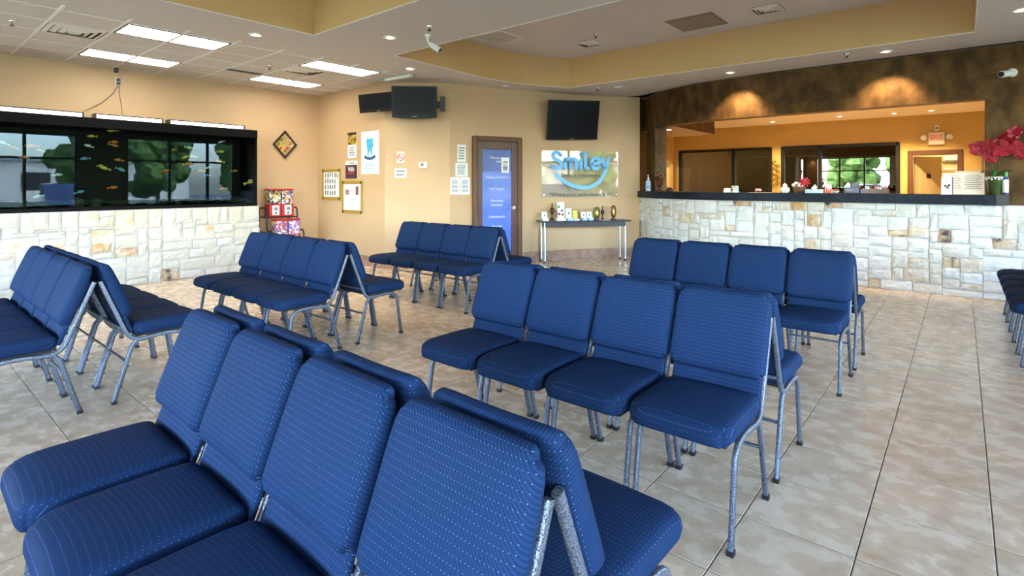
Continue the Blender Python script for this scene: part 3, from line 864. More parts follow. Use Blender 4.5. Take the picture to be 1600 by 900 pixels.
# wooden door casing to the lit back room
d = sempty('door_1', 'dark wood door casing to the bright back room')
for x0, x1, z0, z1 in ((DR[0] - .09, DR[0] + .01, 0, 2.20), (DR[1] - .01, DR[1] + .09, 0, 2.20), (DR[0] + .01, DR[1] - .01, 2.08, 2.20)):
    obj('casing', B().rbox(x0, x1, YO - .03, YO + .16, z0, z1, .012), m_wood, d)
m_creamdoor = pm('cream_door_paint', (.62, .47, .24), .5)
do = thing('open_door', 'cream planked door standing open in the lit back room', 'door', T(DR[0] + .03, YO + .16, .01, math.radians(50)))
obj('door_slab', B().box(0, .78, -.02, .02, 0, 2.05), m_creamdoor, do)
for k in range(5):
    x0 = .14 + k * .1
    top = 1.72 + .12 * math.sin(PI * (k + .5) / 5)
    obj('plank', B().box(x0 + .004, x0 + .096, -.027, -.02, .25, top), m_creamdoor, do)
obj('door_plaque', B().box(.33, .45, -.034, -.027, 1.52, 1.63), m_mullion, do)
obj('handle', B().ball((.72, -.06, 1.0), .028).tube([(.72, -.02, 1.0), (.72, -.06, 1.0)], .012), m_chrome, do, smooth=True)
c = T(.05, 19.58, 2.1)
t = thing('wall_heater', 'small white air unit on the bright back room wall', 'air unit', T(-.15, 19.56, 2.02))
obj('body', B().rbox(-.26, .26, -.12, .03, 0, .16, .03), m_offwhite, t)
obj('louver', B().box(-.22, .22, -.125, -.118, .02, .05), m_mid, t)
obj('coat_rail', B().tube([(-.9, 19.5, 1.82), (.9, 19.5, 1.82)], .012), m_chrome).name = 'coat_rail'
tag(bpy.data.objects['coat_rail'], 'thin metal rail across the bright back room wall', 'rail')
for nm, M, e, lab in (('ceiling_globe', T(-.2, 18.2, HC), 60, 'globe ceiling lamp in the bright back room'), ('ceiling_globe', T(-8.1, 15.6, HC), 60, 'globe ceiling lamp beyond the arched opening'), ('ceiling_globe', T(-6.0, 17.2, HC), 22, 'added unseen globe lamp brightening the room behind the dark office windows')):  # last globe is added, to light the cabinet in the dark room
    t = thing(nm, lab, 'light', M)
    obj('base', B().lathe([(.07, -.001), (.07, -.03), (.04, -.04)], 14), m_white, t)
    obj('globe', B().ball((0, 0, -.12), .09, seg=14, rings=8), emat('globe_glass_%d' % int(e + M[0][3]), (1, .85, .58), 4), t, smooth=True)
    l = bpy.data.lights.new('globe_lamp', 'POINT'); l.energy = e; l.color = (1, .84, .55); l.shadow_soft_size = .09
    lo = bpy.data.objects.new('globe_lamp', l); COL.objects.link(lo); lo.parent = t; lo.location = (0, 0, -.24)
# ================================================================ CHAIRS
def fillet(pts, rad, n=5):
    pts = [Vector(p) for p in pts]
    out = [pts[0]]
    for i in range(1, len(pts) - 1):
        a, b, c = pts[i - 1], pts[i], pts[i + 1]
        u, v = (a - b), (c - b)
        r = min(rad[i - 1], u.length * .48, v.length * .48)
        p, q = b + u.normalized() * r, b + v.normalized() * r
        for k in range(n + 1):
            t = k / n
            out.append(p * (1 - t) ** 2 + b * 2 * t * (1 - t) + q * t * t)
    out.append(pts[-1])
    return out
def seat_mesh():
    a, b_, c = .214, .217, .040
    vs, fs = round_box(a, b_, c, .034, 3, (9, 11, 1))
    out, uv = [], []
    for x, y, z in vs:
        fx, fy = x / a, y / b_
        if z > 0: z += .012 * (1 - fx * fx) * (1 - fy * fy * .8)
        f = max(0.0, (-y - .09) / (b_ - .09))          # front corners drawn in, front edge rolled down
        dx, dy = abs(x) - (a - .06), -y - (b_ - .06)
        if dx > 0 and dy > 0:
            q = max(dx, dy) / math.hypot(dx, dy); x = math.copysign(a - .06 + dx * q, x); y = -(b_ - .06 + dy * q)
        x *= 1 - .06 * f * f
        z -= .016 * f * f
        r = max(0.0, (y - .12) / (b_ - .12)); x *= 1 - .06 * r
        out.append((x, y + .150, z + .449)); uv.append((x, y - z))
    b = B().add(out, fs); b.uv = uv
    return b
def back_mesh(a, t, h, r, bulge, div):
    vs, fs = round_box(a, t, h, r, 3, div)
    out, uv = [], []
    for x, y, z in vs:
        fx, fz = x / a, z / h
        if y < 0: y -= bulge * (1 - abs(fx) ** 2.5) * (1 - abs(fz) ** 2.5)
        if z > 0: x *= 1 - .03 * max(0, (fz - .3) / .7) ** 2
        rc = .055 if z > 0 else .04                    # rounded outline of the pad
        dx, dz = abs(x) - (a - rc), abs(z) - (h - rc)
        if h > .1 and dx > 0 and dz > 0:
            q = max(dx, dz) / math.hypot(dx, dz)
            x = math.copysign(a - rc + dx * q, x); z = math.copysign(h - rc + dz * q, z)
        if y > 0 and h > .1: y *= 1 - .55 * max(0, (fz - .2) / .8)
        y -= .010 * fx * fx
        out.append((x, y, z)); uv.append((x, z))
    b = B().add(out, fs); b.uv = uv
    return b
DB = Vector((0, .138, .350)).normalized(); NB = Vector((0, -DB.z, DB.y))
def back_frame_M(zc, off):
    p = Vector((0, .405 + (zc - .43) * .138 / .350, zc)) + NB * off
    return Matrix(((1, 0, 0, p.x), (0, -NB.y, DB.y, p.y), (0, -NB.z, DB.z, p.z), (0, 0, 0, 1)))
def make_chair():
    t = thing('stacking_chair', 'x', 'chair')
    obj('seat', seat_mesh(), m_fabric, t, smooth=True)
    obj('seat_pan', B().box(-.185, .185, -.02, .34, .396, .415), m_under, t)
    k = obj('backrest', back_mesh(.214, .035, .186, .033, .020, (10, 1, 12)), m_fabric, t, back_frame_M(.690, .045), smooth=True)
    p = back_mesh(.197, .013, .068, .012, .004, (5, 1, 3))
    obj('lower_back_panel', p, m_fabric, k, back_frame_M(.690, .045).inverted() @ back_frame_M(.480, .024), smooth=True)
    prof = fillet([(0, 0, .0), (0, .052, .385), (0, .205, .392), (0, .378, .372), (0, .538, .78)], [.10, .05, .08])
    prof = [Vector((0, -.003, .0))] + prof[1:]
    for s in (-1, 1):
        fr = obj('side_frame', B().tube([(s * .197, q.y, max(q.z, .012)) for q in prof], .0105, 12, .0130), m_vein, t, smooth=True, angle=.9)
        obj('foot_cap', B().box(s * .197 - .0135, s * .197 + .0135, -.016, .012, 0, .020), m_black, fr)
        lg = obj('leg', B().tube([(s * .197, .345, .378), (s * .197, .372, .345), (s * .197, .468, .012)], .0105, 12, .0130), m_vein, t, smooth=True, angle=.9)
        obj('foot_cap', B().box(s * .197 - .0135, s * .197 + .0135, .453, .482, 0, .020), m_black, lg)
        for zz in (.10, .22):
            yy = .372 + (.345 - zz) * .096 / .333
            obj('bumper', B().ball((s * .197, yy - .014, zz), .007, seg=6, rings=4), m_black, lg)
    obj('stretcher', B().tube([(-.19, .399, .25), (.19, .399, .25)], .008, 8), m_vein, t, smooth=True, angle=.9)
    obj('stretcher', B().tube([(-.19, .10, .386), (.19, .10, .386)], .009, 8), m_vein, t, smooth=True, angle=.9)
    obj('back_rail', B().tube([(-.19, .43, .47), (.19, .43, .47)], .009, 8), m_vein, t, smooth=True, angle=.9)
    return t
chair = make_chair()
used = False
ORD = ['first', 'second', 'third', 'fourth', 'fifth']
def place_chair(x, y, rz, label, group):
    global used
    M = T(x, y, 0, rz)
    if not used:
        o = chair; o.matrix_world = M; used = True
    else:
        o = copy_tree(chair, M)
    o['label'] = label; o['group'] = group
    return o
PITCH = .437
ROWS = ((-.803, .315, .457, -.022, 'double row at the photo bottom'), (-.857, 2.06, .437, 0, 'middle double row along the aisle'), (-.81, 4.06, .437, 0, 'double row before the stone counter'),
        (-4.277, .35, .437, 0, 'double row beside the fish tank'), (-4.20, 2.07, .437, 0, 'double row by the candy machines'), (-4.254, 4.09, .430, 0, 'double row before the blue door'))
for xr, yf, pitch, rot, desc in ROWS:
    Rm = T(xr - 1.5 * pitch, yf + .553, 0, rot)
    for k in range(4):
        for s_, way in ((1, 'towards the camera'), (-1, 'away from camera')):
            Mk = Rm @ T(1.5 * pitch - pitch * k, -s_ * .553, 0, 0 if s_ > 0 else PI)
            place_chair(Mk[0][3], Mk[1][3], rot + (0 if s_ > 0 else PI), 'navy chair turned %s, %s from tank side, %s' % (way, ORD[3 - k], desc), desc)
for k in range(5):
    place_chair(.35, 7.52 - PITCH * k, -PI / 2, 'navy chair in single row cut by the photo edge, %s from stone counter' % ORD[k], 'single chair row at the photo edge')
# ================================================================ FISH TANK
TKY0, TKY1, TKF, TKZ0, TKZ1 = -.9, hit(P_TB, 402.5)[0].y, XS - .015, ST_L, 2.25
m_tankframe = pm('tank_black', (.003, .003, .0035), .6, spec=.1)
m_gravel = pm('green_gravel', (.02, .055, .012), .9, c2=(.06, .10, .025), scale=14, bump=.6, bscale=60)
m_rock = pm('tank_rock', (.03, .05, .045), .9, c2=(.06, .075, .06), scale=12, bump=.5)
tk = thing('fish_tank', 'long black-framed fish tank on the limestone base', 'fish tank', T(0, 0, 0))
obj('back_panel', B().box(XW + .02, XW + .04, TKY0, TKY1, TKZ0, TKZ1), m_tankframe, tk)
obj('end_panel', B().box(XW + .02, TKF, TKY1 - .03, TKY1, TKZ0, TKZ1).box(XW + .02, TKF, TKY0, TKY0 + .03, TKZ0, TKZ1), m_tankframe, tk)
obj('bottom_rim', B().box(XW + .02, TKF + .008, TKY0, TKY1, TKZ0 + .001, TKZ0 + .05), m_tankframe, tk)
obj('top_hood', B().rbox(XW + .02, TKF + .01, TKY0, TKY1 + .004, TKZ1 - .13, TKZ1, .008), m_tankframe, tk)
obj('front_pane', B().quad((TKF, TKY0, TKZ0 + .05), (TKF, TKY1 - .03, TKZ0 + .05), (TKF, TKY1 - .03, TKZ1 - .1), (TKF, TKY0, TKZ1 - .1)), m_glass_tank, tk)
gb = B(); ny, nx_ = 60, 5
gv = [(XW + .05 + (TKF - .01 - XW - .05) * i / nx_, TKY0 + .04 + (TKY1 - TKY0 - .08) * j / ny, TKZ0 + .085 + .05 * mnoise.noise(Vector((i * .6, j * .33, 2.0))) + .035 * (1 - i / nx_)) for j in range(ny + 1) for i in range(nx_ + 1)]
gb.add(gv, [(j * (nx_ + 1) + i, j * (nx_ + 1) + i + 1, (j + 1) * (nx_ + 1) + i + 1, (j + 1) * (nx_ + 1) + i) for j in range(ny) for i in range(nx_)])
obj('gravel_bed', gb, m_gravel, tk, smooth=True)['kind'] = 'stuff'
def tank_at(px, py, d):
    pth = [(TKF - d, TKY0), (TKF - d, TKY1)]
    p, Z = hit(pth, px)
    return Vector((p.x, p.y, zat(py, Z)))
for k, (px, py, r) in enumerate(((118, 300, .11), (150, 303, .10), (236, 305, .08), (34, 306, .09), (280, 302, .07), (340, 304, .06))):
    c = tank_at(px, py, .25); b = B().ball((0, 0, 0), r, r * .8, r * .7, 9, 6)
    b.v = [tuple(Vector(v) * (1 + .25 * mnoise.noise(Vector(v) * 14 + Vector((k, 0, 0))))) for v in b.v]
    tag(obj('tank_rock', b, m_rock, None, T(c.x, c.y, TKZ0 + .10)), 'rounded grey green rock on the fish tank gravel bed', 'rock', 'rocks on the tank floor')
m_fish = {'orange': pm('fish_orange', (.75, .20, .02), .4, emit=.12), 'yellow': pm('fish_yellow', (.72, .45, .06), .4, emit=.12), 'white': pm('fish_white', (.7, .72, .62), .4, emit=.12), 'blue': pm('fish_blue', (.10, .35, .5), .4, emit=.12)}
for m_ in m_fish.values(): m_.node_tree.nodes['Principled BSDF'].inputs['Emission Strength'].default_value = 0.0
def fish_proto(col):
    t = thing('fish', 'x', 'fish')
    pr = [(0, .002, .003), (.012, .006, .011), (.03, .009, .018), (.055, .008, .017), (.08, .005, .010), (.095, .002, .005)]
    vs = []
    for y, w, h in pr:
        for j in range(8):
            a = 2 * PI * j / 8; vs.append((w * math.cos(a), y - .05, h * math.sin(a)))
    fs = [(i * 8 + j, i * 8 + (j + 1) % 8, (i + 1) * 8 + (j + 1) % 8, (i + 1) * 8 + j) for i in range(len(pr) - 1) for j in range(8)] + [tuple(range(8))[::-1], tuple(range(40, 48))]
    obj('body', B().add(vs, fs), m_fish[col], t, smooth=True)
    obj('tail', B().add([(-.0015, .042, .004), (-.0015, .042, -.004), (-.0015, .07, .016), (-.0015, .062, 0), (-.0015, .07, -.016), (.0015, .042, .004), (.0015, .042, -.004), (.0015, .07, .016), (.0015, .062, 0), (.0015, .07, -.016)],
        [(0, 1, 4, 3, 2), (5, 7, 8, 9, 6), (0, 2, 7, 5), (1, 6, 9, 4), (2, 3, 8, 7), (3, 4, 9, 8)]), m_fish[col], t)
    obj('fin', B().add([(-.001, -.025, .017), (-.001, .02, .015), (-.001, .018, .027), (.001, -.025, .017), (.001, .02, .015), (.001, .018, .027)], [(0, 1, 2), (3, 5, 4), (0, 3, 4, 1), (1, 4, 5, 2), (2, 5, 3, 0)]), m_fish[col], t)
    return t
protos, fused = {c: fish_proto(c) for c in m_fish}, set()
FISH = [(4, 223, 'white', 1.4), (20, 230, 'orange', 1.2), (48, 228, 'orange', 1.7), (40, 246, 'orange', 1.2), (62, 235, 'yellow', 1), (138, 228, 'white', 1.3), (143, 213, 'yellow', 1.4), (175, 204, 'yellow', 1.6), (211, 197, 'yellow', 1.6),
    (179, 222, 'orange', 1.4), (178, 227, 'orange', 1.5), (185, 250, 'orange', 1.3), (157, 259, 'yellow', 1), (163, 263, 'yellow', 1.6), (189, 265, 'blue', 1.5), (177, 293, 'orange', 1.4), (125, 300, 'blue', 1.3), (58, 307, 'white', 1.5), (91, 273, 'white', 1.2),
    (272, 234, 'orange', 1.1), (296, 231, 'white', 1.3), (290, 246, 'yellow', 1.5), (301, 245, 'white', 1.2), (294, 256, 'orange', 1.9), (345, 237, 'yellow', 1.5), (343, 252, 'yellow', 1.6), (259, 267, 'orange', 1.6), (314, 267, 'yellow', 1.2), (324, 274, 'blue', 1.2),
    (325, 262, 'white', 1.2), (367, 267, 'orange', 1.2), (392, 284, 'yellow', 2.3), (348, 295, 'orange', 1.5), (345, 222, 'white', 1.2), (132, 248, 'blue', 1.5)]
zone = lambda px: 'the dark middle' if 122 < px < 215 else 'the mirrored window panes near the photo edge' if px <= 122 else 'the mirrored panes near the diamond picture'
for px, py, col, s in FISH:
    c = tank_at(px, py, RND.uniform(.04, .2))
    M = T(*c, RND.choice((0, PI)) + RND.uniform(-.4, .4)) @ Matrix.Rotation(RND.uniform(-.4, .4), 4, 'X') @ Matrix.Scale(s * .72, 4)
    if col in fused: o = copy_tree(protos[col], M)
    else: o = protos[col]; o.matrix_world = M; fused.add(col)
    o['label'] = '%s fish swimming in %s of the tank' % (('small ' if s < 1.45 else 'larger ') + col, zone(px)) if s < 2.2 else 'large pale yellow fin-trailing fish at the end of the tank'
    o['group'] = '%s fish in %s' % (col, zone(px))
m_tubelamp = emat('aquarium_lamp_white', (.95, .97, 1.0), 2.6)
for (a, b_), lab in zip(((-60, 130), (147, 254), (263, 381)), ('white aquarium strip light on the tank, cut by the photo edge', 'white aquarium strip light under the power outlet cord', 'white aquarium strip light closest to the diamond picture')):
    pth = [(TKF - .06, -3), (TKF - .06, TKY1)]
    y0 = hit(pth, a)[0].y; y1 = hit(pth, b_)[0].y
    t = thing('aquarium_light', lab, 'light', T(TKF - .08, (y0 + y1) / 2, TKZ1), 'strip lights on the tank')
    h = (y1 - y0) / 2
    obj('housing', B().box(-.10, .055, -h, h, .052, .064).box(-.10, -.09, -h, h, .004, .052), m_mullion, t)
    obj('tube', B().box(.04, .05, -h + .02, h - .02, .006, .050), m_tubelamp, t)
    obj('end_bracket', B().box(-.10, .06, -h, -h + .02, 0, .052).box(-.10, .06, h - .02, h, 0, .052), m_black, t)
# outlet, box and cords above the tank
M, w, h = wallrect(P_WEST, 180, 188, 121, 134, .004)
t = thing('power_outlet', 'white power outlet high on the yellow wall', 'outlet', M)
obj('plate', B().rbox(-w / 2, w / 2, -.008, .004, -h / 2, h / 2, .004), m_white, t)
obj('plug', B().rbox(-.022, .022, -.035, -.008, .0, .045, .006).rbox(-.022, .022, -.035, -.008, -.05, -.008, .006), m_black, t)
M, w, h = wallrect(P_WEST, 177.5, 184.5, 105, 114, .004)
t = thing('wall_sensor', 'small black sensor box on the yellow wall above the outlet', 'sensor', M)
obj('body', B().rbox(-w / 2, w / 2, -.03, .004, -h / 2, h / 2, .01), m_black, t)
obj('mark', B().tube([(-.01, -.032, .02), (.01, -.032, 0), (-.008, -.032, -.02)], .003, 6), m_mid, t)
def wall_pt(px, py, off=.02):
    p, Z = hit([(XW + off, YS), (XW + off, YB)], px); return Vector((p.x, p.y, zat(py, Z)))
tag(obj('electric_cable', B().tube([wall_pt(184, 134), wall_pt(176, 147), wall_pt(160, 160), wall_pt(142, 169), tank_at(131, 174, .1)], .004, 6), m_black), 'thin black cord curving from the outlet to the tank light', 'cord')
tag(obj('electric_cable', B().tube([wall_pt(186, 134), wall_pt(187, 150), wall_pt(190, 166), tank_at(191, 179, .1)], .004, 6), m_black), 'thin black cord hanging straight down from the outlet', 'cord')

# ================================================================ WALL-HUNG THINGS
def diamond():
    M, w, h = wallrect(P_WEST, 425, 463, 204, 248, .01)
    t = thing('diamond_picture', 'diamond-shaped dark-framed floral picture on the yellow wall', 'picture', M)
    r0, r1 = .5, .40
    def ring(k): return [(0, k * h), (k * w, 0), (0, -k * h), (-k * w, 0)]
    o, i_ = ring(r0), ring(r1)
    b = B()
    for k in range(4):
        l = (k + 1) % 4
        b.add([(o[k][0], 0, o[k][1]), (o[l][0], 0, o[l][1]), (i_[l][0], 0, i_[l][1]), (i_[k][0], 0, i_[k][1]), (o[k][0], -.03, o[k][1]), (o[l][0], -.03, o[l][1]), (i_[l][0], -.022, i_[l][1]), (i_[k][0], -.022, i_[k][1])],
              [(0, 1, 2, 3), (4, 7, 6, 5), (0, 4, 5, 1), (2, 6, 7, 3)])
    obj('frame', b, pm('picture_frame_dark', (.03, .012, .006), .35), t)
    obj('canvas', B().add([(x, -.010, z) for x, z in i_] + [(x, -.002, z) for x, z in i_], [(3, 2, 1, 0), (4, 5, 6, 7)]), pm('picture_canvas', (.30, .19, .05), .5, c2=(.50, .40, .18), scale=12, lo=.3, hi=.7), t)
    fl = [pm('painted_flower_red', (.45, .03, .02), .6), pm('painted_flower_yellow', (.6, .38, .05), .6), pm('painted_leaf', (.10, .16, .03), .6), pm('painted_flower_white', (.7, .62, .45), .6)]
    for k in range(14):
        x, z = RND.uniform(-.26, .26) * w, RND.uniform(-.26, .26) * h
        obj('painted_flower', B().ball((x, -.012, z), .026, .003, .028, 7, 4), fl[k % 4], t)
diamond()

# ---- televisions
def tv(name, lab, M, w, h, thick=.07, curve=0.0, arm=None):
    t = thing(name, lab, 'television', M)
    poly = [(-w / 2, -h / 2)] + [(-w / 2 + w * k / 8, -h / 2 - curve * math.sin(PI * k / 8)) for k in range(1, 8)] + [(w / 2, -h / 2), (w / 2, h / 2), (-w / 2, h / 2)]
    n = len(poly)
    b = B().add([(x, -thick / 2, z) for x, z in poly] + [(x * .96, thick / 2, z * .96) for x, z in poly], [tuple(range(n)), tuple(range(n, 2 * n))[::-1]] + [(i, n + i, n + (i + 1) % n, (i + 1) % n) for i in range(n)])
    obj('bezel', b, m_tvbody, t)
    e = .035
    obj('screen', B().box(-w / 2 + e, w / 2 - e, -thick / 2 - .003, -thick / 2 - .001, -h / 2 + e * 1.5, h / 2 - e), m_screen, t)
    obj('brand_badge', B().box(-.035, .035, -thick / 2 - .003, -thick / 2 - .001, -h / 2 + .012, -h / 2 + .022), m_mid, t)
    if arm:
        b = B()
        for q in arm: b.rbox(*q, .006)
        obj('wall_mount', b, m_black_metal, t)
    return t
def tilted(P0, rz, tilt, roll=0.0):
    return Matrix.Translation(P0) @ Matrix.Rotation(rz, 4, 'Z') @ Matrix.Rotation(tilt, 4, 'X') @ Matrix.Rotation(roll, 4, 'Y')
def facing(u):                                        # heading whose local -Y looks out of a wall running along u
    return math.atan2(u.y, u.x)
# pair in the corner: distances from the wall they hang on
p, Z = hit([(XW, YB - .22), (K1.x + .4, YB - .22)], 603)
a, _ = hit([(XW, YB - .14), (K1.x + 1, YB - .14)], 569); b2, _ = hit([(XW, YB - .14), (K1.x + 1, YB - .14)], 617)
c = (a + b2) / 2
hd = math.atan2(703, 841)                             # a set square to the camera has this heading
tv('wall_television', 'smaller flat television partly hidden behind the other one', tilted((c.x, c.y, zat(160, (w2c(*c)[1]))), .20, math.radians(7), math.radians(0)), (b2 - a).length, .30, .06, arm=[(-.06, .06, .03, .12, -.06, .06)])
ud = (K2 - K1).normalized(); nd = Vector((ud.y, -ud.x))
pth = [tuple(K1 + nd * .36 - ud * .8), tuple(K2 + nd * .36 + ud * .5)]
a, Za = hit(pth, 612.5); b2, Zb = hit(pth, 683); c = (a + b2) / 2; Z = (Za + Zb) / 2
tv('wall_television', 'larger black flat television on a swing arm in the corner', tilted((c.x, c.y, zat(159.5, Z)), facing(ud), math.radians(6)), (b2 - a).length, (184 - 135.5) * Z / F, .08, .02,
   arm=[(.28, .46, .10, .14, -.09, .02), (.40, .47, .05, .22, -.14, .10), (-.06, .06, .04, .26, -.05, .05)])
pth = [tuple(p + n * .16) for p, n in zip(P_CURVE, normals(P_CURVE))]
a, Za = hit(pth, 854.5); b2, Zb = hit(pth, 933.5); c = (a + b2) / 2; Z = (Za + Zb) / 2
tv('wall_television', 'single flat television tilted down above the Smiley sign', tilted((c.x, c.y, zat(187.5, Z)), facing((b2 - a).normalized()), math.radians(12), math.radians(-2.2)), (b2 - a).length, (217.5 - 158) * Z / F * 1.03, .07,
   arm=[(-.10, .10, .03, .12, -.10, .10)])

# ---- Smiley sign
SGN = []
def sign():
    pth = [tuple(p + n * .03) for p, n in zip(P_CURVE, normals(P_CURVE))]
    M, w, h = wallrect(pth, 846, 960.5, 236.5, 307.5, .02)
    M = M @ Matrix.Rotation(-.075, 4, 'Z') @ Matrix.Translation((0, -.05, 0))
    t = thing('logo_sign', 'clear reflective acrylic Smiley sign with blue letters', 'sign', M)
    obj('acrylic_sheet', B().box(-w / 2, w / 2, -.006, .006, -h / 2, h / 2), m_acryl, t)
    k = w / 116.0                                     # sign millimetre: the sheet is 116 x 72 units
    def ribbon(pts, r=2.55, n=8):
        P = catmull([Vector((x, y, 0)) for x, y in pts], n) if len(pts) > 2 else [Vector((*q, 0)) for q in pts]
        P = [Vector(((q.x - 58) * k, -.012, (36 - q.y) * k)) for q in P]
        b = B(); vs = []; m = len(P)
        L_, R_ = [], []
        for i, q in enumerate(P):
            tdir = (P[min(i + 1, m - 1)] - P[max(i - 1, 0)]).normalized()
            nn = Vector((-tdir.z, 0, tdir.x)) * (r * k)
            L_.append(q + nn); R_.append(q - nn)
        # quads along the stroke and fans at the ends
        vs = L_ + R_
        fs = [(i, i + 1, m + i + 1, m + i) for i in range(m - 1)]
        b.add([(q.x, q.y, q.z) for q in vs], fs)
        for q in (P[0], P[-1]):
            c8 = [(q.x + r * k * math.cos(2 * PI * j / 12), q.y, q.z + r * k * math.sin(2 * PI * j / 12)) for j in range(12)]
            b.add(c8, [tuple(range(12))])
        return b
    strokes = {'letter_s': [[(27.5, 10), (24, 6.3), (18.5, 7.2), (16.8, 11.5), (19.5, 15.3), (24.5, 17.3), (28.2, 21.2), (27, 26.5), (21.5, 28.6), (16, 25.5)]],
        'letter_m': [[(34.5, 28), (34.5, 17)], [(34.5, 19), (36.5, 15.6), (40, 15.2), (42.6, 18), (43, 22), (43, 28)], [(43, 19.5), (45, 15.6), (48.8, 15.2), (51.4, 18), (51.8, 22), (51.8, 28)]],
        'letter_i': [[(58.5, 28), (58.5, 16)], [(58.5, 8), (58.5, 8.4)]],
        'letter_l': [[(65.2, 6), (65.2, 20), (66, 26.5), (69.5, 28)]],
        'letter_e': [[(75.5, 22), (81.5, 21), (87.3, 19), (86.5, 15.5), (81.5, 13), (76.2, 15.8), (74.6, 21.5), (77.5, 27.3), (82.5, 28.3), (87, 26)]],
        'letter_y': [[(91.5, 13.5), (93.5, 21), (96, 27.5)]],
        'smile_stroke': [[(101.3, 13), (98.2, 23), (94.6, 34), (88, 45), (78, 52), (66, 55), (54, 54.5), (42, 51), (31, 45), (24.5, 40), (21.2, 36.5)]]}
    for nm, sts in strokes.items():
        b = B()
        for st in sts:
            r_ = ribbon(st)
            b.add(r_.v, r_.f)
        obj(nm, b, m_blueplastic, t)
    text('tagline_text', 'Dental & Orthodontics', 6.2 * k, m_greytext, t, T((58.5 - 58) * k, -.010, (36 - 37.8) * k), sx=1.02, bold=.012)
    text('slogan_text', '“Where your smile comes first”', 7.3 * k, m_greytext, t, T(0.5 * k, -.010, (36 - 65) * k), sx=1.0, bold=.012)
    for x in (-1, 1):
        for z in (-1, 1):
            obj('standoff', B().tube([(x * (w / 2 - .04), .03, z * (h / 2 - .04)), (x * (w / 2 - .04), -.016, z * (h / 2 - .04))], .013, 10), m_chrome, t)
sign()

# ---- blue graphic door
def front_door():
    M, w, h = wallrect(P_CURVE, 737, 812, 214, 408, .062)
    z_top = M[2][3] + h / 2
    M = M.copy(); M[2][3] = 0
    H = z_top
    d = thing('door_2', 'wood-framed glass door printed with blue dental services graphic', 'door', M)
    cw = .09 * w
    cas = []
    for x0, x1, z0, z1 in ((-w / 2, -w / 2 + cw, 0, H), (w / 2 - cw, w / 2, 0, H), (-w / 2 + cw, w / 2 - cw, H - cw, H)):
        o = obj('casing', B().rbox(x0, x1, -.035, .06, z0, z1, .012), m_wood, d)
        if x1 - x0 < z1 - z0: obj('casing_bead', B().rbox(x0 + .025, x0 + .060, -.047, -.034, z0, z1 - .03, .006), m_wood, o)
        else: obj('casing_bead', B().rbox(x0, x1, -.047, -.034, z0 + .03, z0 + .065, .006), m_wood, o)
    iw = w / 2 - cw
    st = .089 * w
    for x0, x1, z0, z1 in ((-iw, -iw + st, .01, H - cw), (iw - st * 1.39, iw, .01, H - cw), (-iw + st, iw - st * 1.39, .01, .22), (-iw + st, iw - st * 1.39, H - cw - .14, H - cw)):
        obj('door_rail', B().rbox(x0, x1, -.012, .03, z0, z1, .006), m_woodred, d)
    gx0, gx1, gz0, gz1 = -iw + st, iw - st * 1.39, .22, H - cw - .14
    m1 = pm('print_blue', (.055, .13, .58), .3, c2=(.085, .17, .64), scale=3, coat=.12)
    m2 = pm('print_deep_blue', (.012, .045, .30), .3, c2=(.02, .07, .40), scale=5, coat=.12)
    zb = gz1 - (gz1 - gz0) * .215
    obj('glass_print', B().box(gx0, gx1, .006, .012, gz0, zb), m1, d)
    obj('glass_print_band', B().box(gx0, gx1, .006, .012, zb, gz1), m2, d)
    obj('handle', B().lathe([(.03, -.0), (.03, -.01), (.012, -.014)], 12).xf(Matrix.Translation((iw - .07, -.014, zat(325, 9.3))) @ Matrix.Rotation(PI / 2, 4, 'X')).tube([(iw - .07, -.02, zat(325, 9.3)), (iw - .07, -.055, zat(325, 9.3)), (iw - .15, -.055, zat(325, 9.3))], .011, 8), m_chrome, d, smooth=True, angle=.8)
    gc = (gx0 + gx1) / 2
    mw = pm('print_white', (.75, .8, .92), .5); md = pm('print_faint_blue', (.022, .06, .33), .2, coat=.5)
    for body, py, sz, dx in (('Welcome to', 247, .058, 0), ('Smiley', 252.5, .05, .04), ('General Dentistry', 277, .062, 0), ('Oral Surgery', 295, .062, 0), ('Preventive', 313.5, .062, 0), ('Dentistry', 320, .062, 0), ('Orthodontics', 338.5, .062, 0), ('We accept', 353, .05, 0), ('CHIP Medicaid', 357.5, .05, 0)):
        text('print_text', body, sz, mw, d, T(gc + dx, .004, zat(py, 9.3)), sx=.93)
    for px_, py in ((-.16, 287), (.17, 325)):
        obj('print_face', B().tube([(gc + px_ + .052 * math.cos(2 * PI * k / 16), .004, zat(py, 9.3) + .06 * math.sin(2 * PI * k / 16)) for k in range(17)], .004, 4).tube([(gc + px_ - .025 + .0125 * k, .004, zat(py, 9.3) - .03 * math.sin(PI * (k + 1) / 6)) for k in range(5)], .004, 4), md, d)
    pn = obj('door_notice', B().box(gc + .085, gc + .235, .0, .004, zat(270, 9.3), zat(246, 9.3)), m_paper, d)
    for k, (z0, z1) in enumerate(((.17, .20), (.135, .15), (.05, .12), (.03, .04))):
        obj('notice_print', B().box(gc + .115, gc + .205, -.0015, .0, zat(270, 9.3) + z0, zat(270, 9.3) + z1), m_mid, pn)
front_door()

